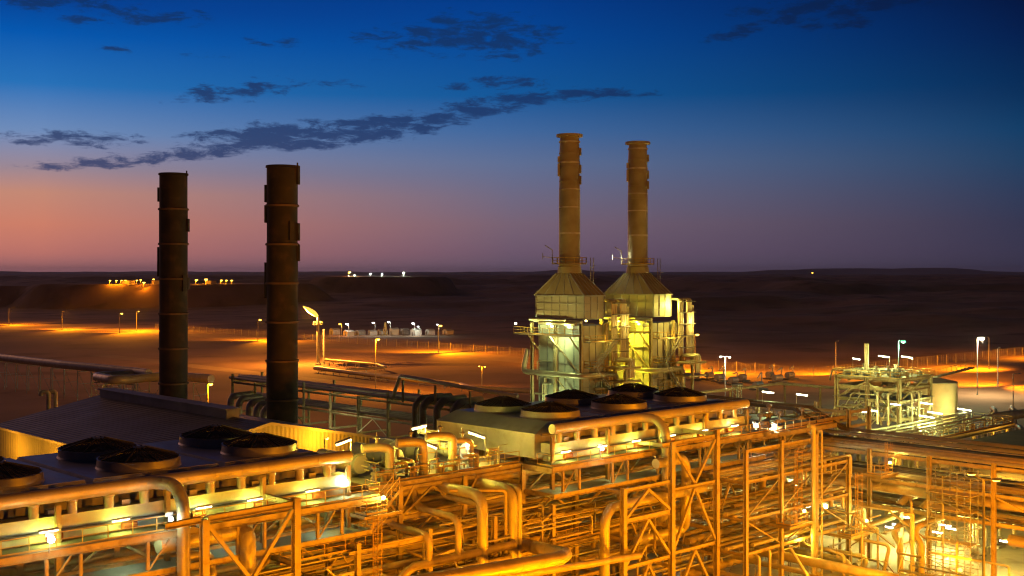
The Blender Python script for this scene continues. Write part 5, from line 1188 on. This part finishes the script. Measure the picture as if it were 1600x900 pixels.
# tubes under the first and second cooler
wl = ['first','second','third','fourth','fifth','sixth','seventh']
for i, u in enumerate((28.2,33.5,38.8,45.5,50.0,55.5)):
    tube_lamp(f'tube lamp under the first air cooler above its walkway, {wl[i]} from the edge of view', (u,81.2,18.0), DU, 1.3, 0, 175, (.93,1,.10), 'glow_tube', drop=.3, rad=.1, r=.06)
for i, u in enumerate((86,91.5,97,103,109,115)):
    tube_lamp(f'tube lamp under the second air cooler above its walkway, {wl[i]} from the pale end wall', (u,81.2,18.0), DU, 1.3, 0, 200, (.94,1,.10) if i < 4 else YFL, 'glow_tube', drop=.3, rad=.1, r=.07)
for i, u in enumerate((30.5,39.5,48.5,56.5,86,94,103,112)):
    tube_lamp(f'tube lamp under the lower gallery, {ORD[i]} along the rack', (u,81.8,16.1), DU, 1.2, 0, 110, GRN if u < 60 else FLU, 'glow_tube', drop=.3, rad=.1, r=.07)
def flood(px, py, v, pw, col, lab, lens='glow_white', r=.26):
    c = Vector(at_v(px, py, v)); t = thing('floodlight', lab, 'floodlight', tuple(c-Vector((0,0,.9))), 'floodlights')
    MB().lathe(tuple(c-Vector((0,0,r))), [(.02,0),(r*.8,r*.3),(r,r),(r*.8,r*1.7),(.02,r*2)], 12).build('lens', lens, t)
    s = MB(); s.beam(c+Vector((0,.3,-1.0)), c+Vector((0,.3,.35)), .08,.08,'box'); s.beam(c+Vector((-.3,.28,.33)), c+Vector((.3,.28,.33)), .08,.3,'box'); s.build('bracket', 'galv', t)
    if pw: light((c.x-.3,c.y-.45,c.z-.05), pw, col, .14, name='floodlight_light')
flood(80,843,79.4,70,(1,.95,.5),'white floodlight on the first walkway nearest the edge of view')
flood(267,811,79.3,80,WHT,'small white floodlight beside the first downcomer pipe', r=.18)
flood(542,752,82,330,(.95,1,.5),'white floodlight at the end of the first air cooler', 'glow_white', .3)
flood(732,697,86,420,(.95,1,.5),'white floodlight by the second cooler end wall', 'glow_white', .3)
flood(941,701,79.4,90,WHT,'small white floodlight on the second walkway', r=.2)
flood(1135,658,82.5,700,(1,1,.75),'bright floodlight at the far end of the second air cooler','glow_tube', .3)
flood(1181,665,84.2,700,(1,1,.7),'bright floodlight under the open platform edge','glow_tube', .32)
flood(1210,666,84.2,700,(1,1,.7),'second bright floodlight under the open platform edge, past the first','glow_tube', .32)
flood(1245,761,84.6,900,(1,.86,.2),'yellow floodlight inside the rack beside the high landing','glow_tube_y', .34)
flood(1290,791,84.6,900,(1,.86,.2),'yellow floodlight inside the rack above the low landing','glow_tube_y', .34)
for i, (px, py, v) in enumerate(((1138,883,86),(1075,896,86),(1240,848,88),(1236,727,90),(1252,724,90),(1192,789,86),(1211,786,86),(1263,792,88),(1318,818,90))):
    tl(px, py, v, (1,0,-.12), 1.9 if py > 800 else 1.0, 0, 520, (1,.92,.42), ['long white tube lamp low under the rack beyond the tall portal truss','long white tube lamp at the foot of the tall portal truss','white tube lamp under the low landing','green white tube lamp high in the rack, first of the close pair','green white tube lamp high in the rack, second of the close pair','small tube lamp in the rack beside the first landing','small tube lamp in the rack just past the first landing','small tube lamp in the rack over the low landing','tube lamp in the rack by the corner frame'][i], 'glow_white' if py > 800 else 'glow_tube')
for i, (px, py, u) in enumerate(((1391,824,140),(1402,820,140),(1465,832,141),(1486,826,141),(1571,846,138),(1431,811,142),(1478,821,146),(1415,808,150))):
    p = at_u(px, py, u); tube_lamp(['white tube lamp above the first curved pipe','second white tube lamp just past the first curved pipe','bluish white tube lamp behind the scaffold foot','bluish white tube lamp past the scaffold','bluish white tube lamp over the block cabin','tiny tube lamp above the middle curved pipe','tube lamp deep behind the scaffold','tube lamp deep behind the curved pipes'][i], p, DV, 1.3, 0, 1000, (1,.86,.22), 'glow_white', drop=.5)
for k, (u, v, z, p) in enumerate(((57,108,13.5,2600),(57,118,13.,2600),(57,132,13.,1100),(57,144,13.,1100),(57,157,13.,1100),(68,116,16.5,1500),(82,117.5,16.,1500))):
    t = thing('wall_lamp', f'sodium lamp on a short arm near the yellow warehouse wall, {ORD[k]} along it', 'lamp', (u, v, 0), 'lamps around the warehouse')
    MB().tube([(u,v,0),(u,v,z),(u+.6,v+.3,z+.1)], .06, 6).build('pole', 'galv', t); MB().lathe((u+.6,v+.3,z-.2), [(.02,0),(.2,.06),(.2,.25),(.02,.3)], 8).build('lens', 'glow_sodium', t)
    light((u+.6,v+.3,z-.45), p, (1,.42,.02), .15, name='wall_light')
light((181, 94, 6), 5000, (1,.5,.04), .2, name='deck_fill_light'); light((205, 88, 5), 4000, (1,.5,.04), .2, name='deck_fill_light'); light((205, 97.6, 11.5), 800, (1,.62,.14), .2, name='tank_fill_light')  # fill lights added for the deck and tank, no fittings
light((113, 160, 9), 1100, (1,.9,.45), .2, name='duct_fill_light')  # fill light added to brighten the bent ducts
# sodium lights added inside and in front of the plant to brighten it
for u in (30,44,60,72,84,96,110,124): fill_light((u, 87.5, 13.6), 120, SOD, 'added sodium fill light hung among the upper pipes of the long rack', 'upper fill lights'); fill_light((u+5, 86.5, 8.4), 100, SOD, 'added sodium fill light hung among the middle pipes of the long rack', 'middle fill lights'); fill_light((u, 81.6, 11.0), 90, SODY, 'added fill light hung under the lower gallery edge', 'gallery fill lights')
for u, v in ((140,70),(141,60),(140,80),(150,66),(118,74),(126,68),(112,66),(158,74)): fill_light((u, v, 5.4), 760, (1,.64,.05), 'added fill light shining on the paving below the racks', 'paving fill lights')
for i, (u, v, z, p) in enumerate(((30,63,9.5,5200),(40,64,9.5,5200),(50,65,9.,5600),(60,66,8.,5600),(70,66,7.5,5600),(80,65,7.,5600),(90,63,6.,5600),(100,60,4.6,5600),(112,60,4.,6500),(124,58,3.4,6500),(119,49,3.0,6500))):
    t = thing('added_flood_post', f'added sodium fill floodlight post in front of the long rack, {ORD[i]} along it', 'floodlight post', (u, v, 0), 'added floodlight posts before the rack')
    MB().lathe((u,v,0), [(.16,0),(.09,z)], 8, caps=(False,True)).build('pole', 'galv', t); MB().lathe((u,v,z), [(.05,0),(.25,.08),(.25,.3),(.05,.4)], 10).build('lamp_head', 'glow_sodium', t)
    light((u, v+.5, z+.2), p*1.05, SOD, .25, 165, (u, 80, 12) if u < 115 else (137, v+4, 10), name='added_post_light')  # posts added to throw sodium light onto the rack fronts
for u, v, z, p, aim, lab in ((72,8,24,60000,(46,82,10),'added floodlight tower beyond the frame edge lighting the first air cooler side'),(92,14,22,46000,(84,82,9),'added floodlight tower beyond the frame edge lighting the two portal trusses'),(118,18,20,125000,(132,76,6),'added floodlight tower beyond the frame edge lighting the cross rack')):
    t = thing('added_flood_mast', lab, 'floodlight mast', (u, v, 0), 'added floodlight masts'); MB().lathe((u,v,0), [(.4,0),(.2,z)], 10, caps=(False,True)).build('pole', 'galv', t)  # towers added out of view to light the racks from the side
    MB().lathe((u,v,z), [(.05,0),(.5,.1),(.5,.3),(.1,.4)], 10).build('lamp_head', 'glow_sodium', t)
    light((u, v+.7, z+.4), p, SOD, .3, 100, aim, name='added_tower_light')
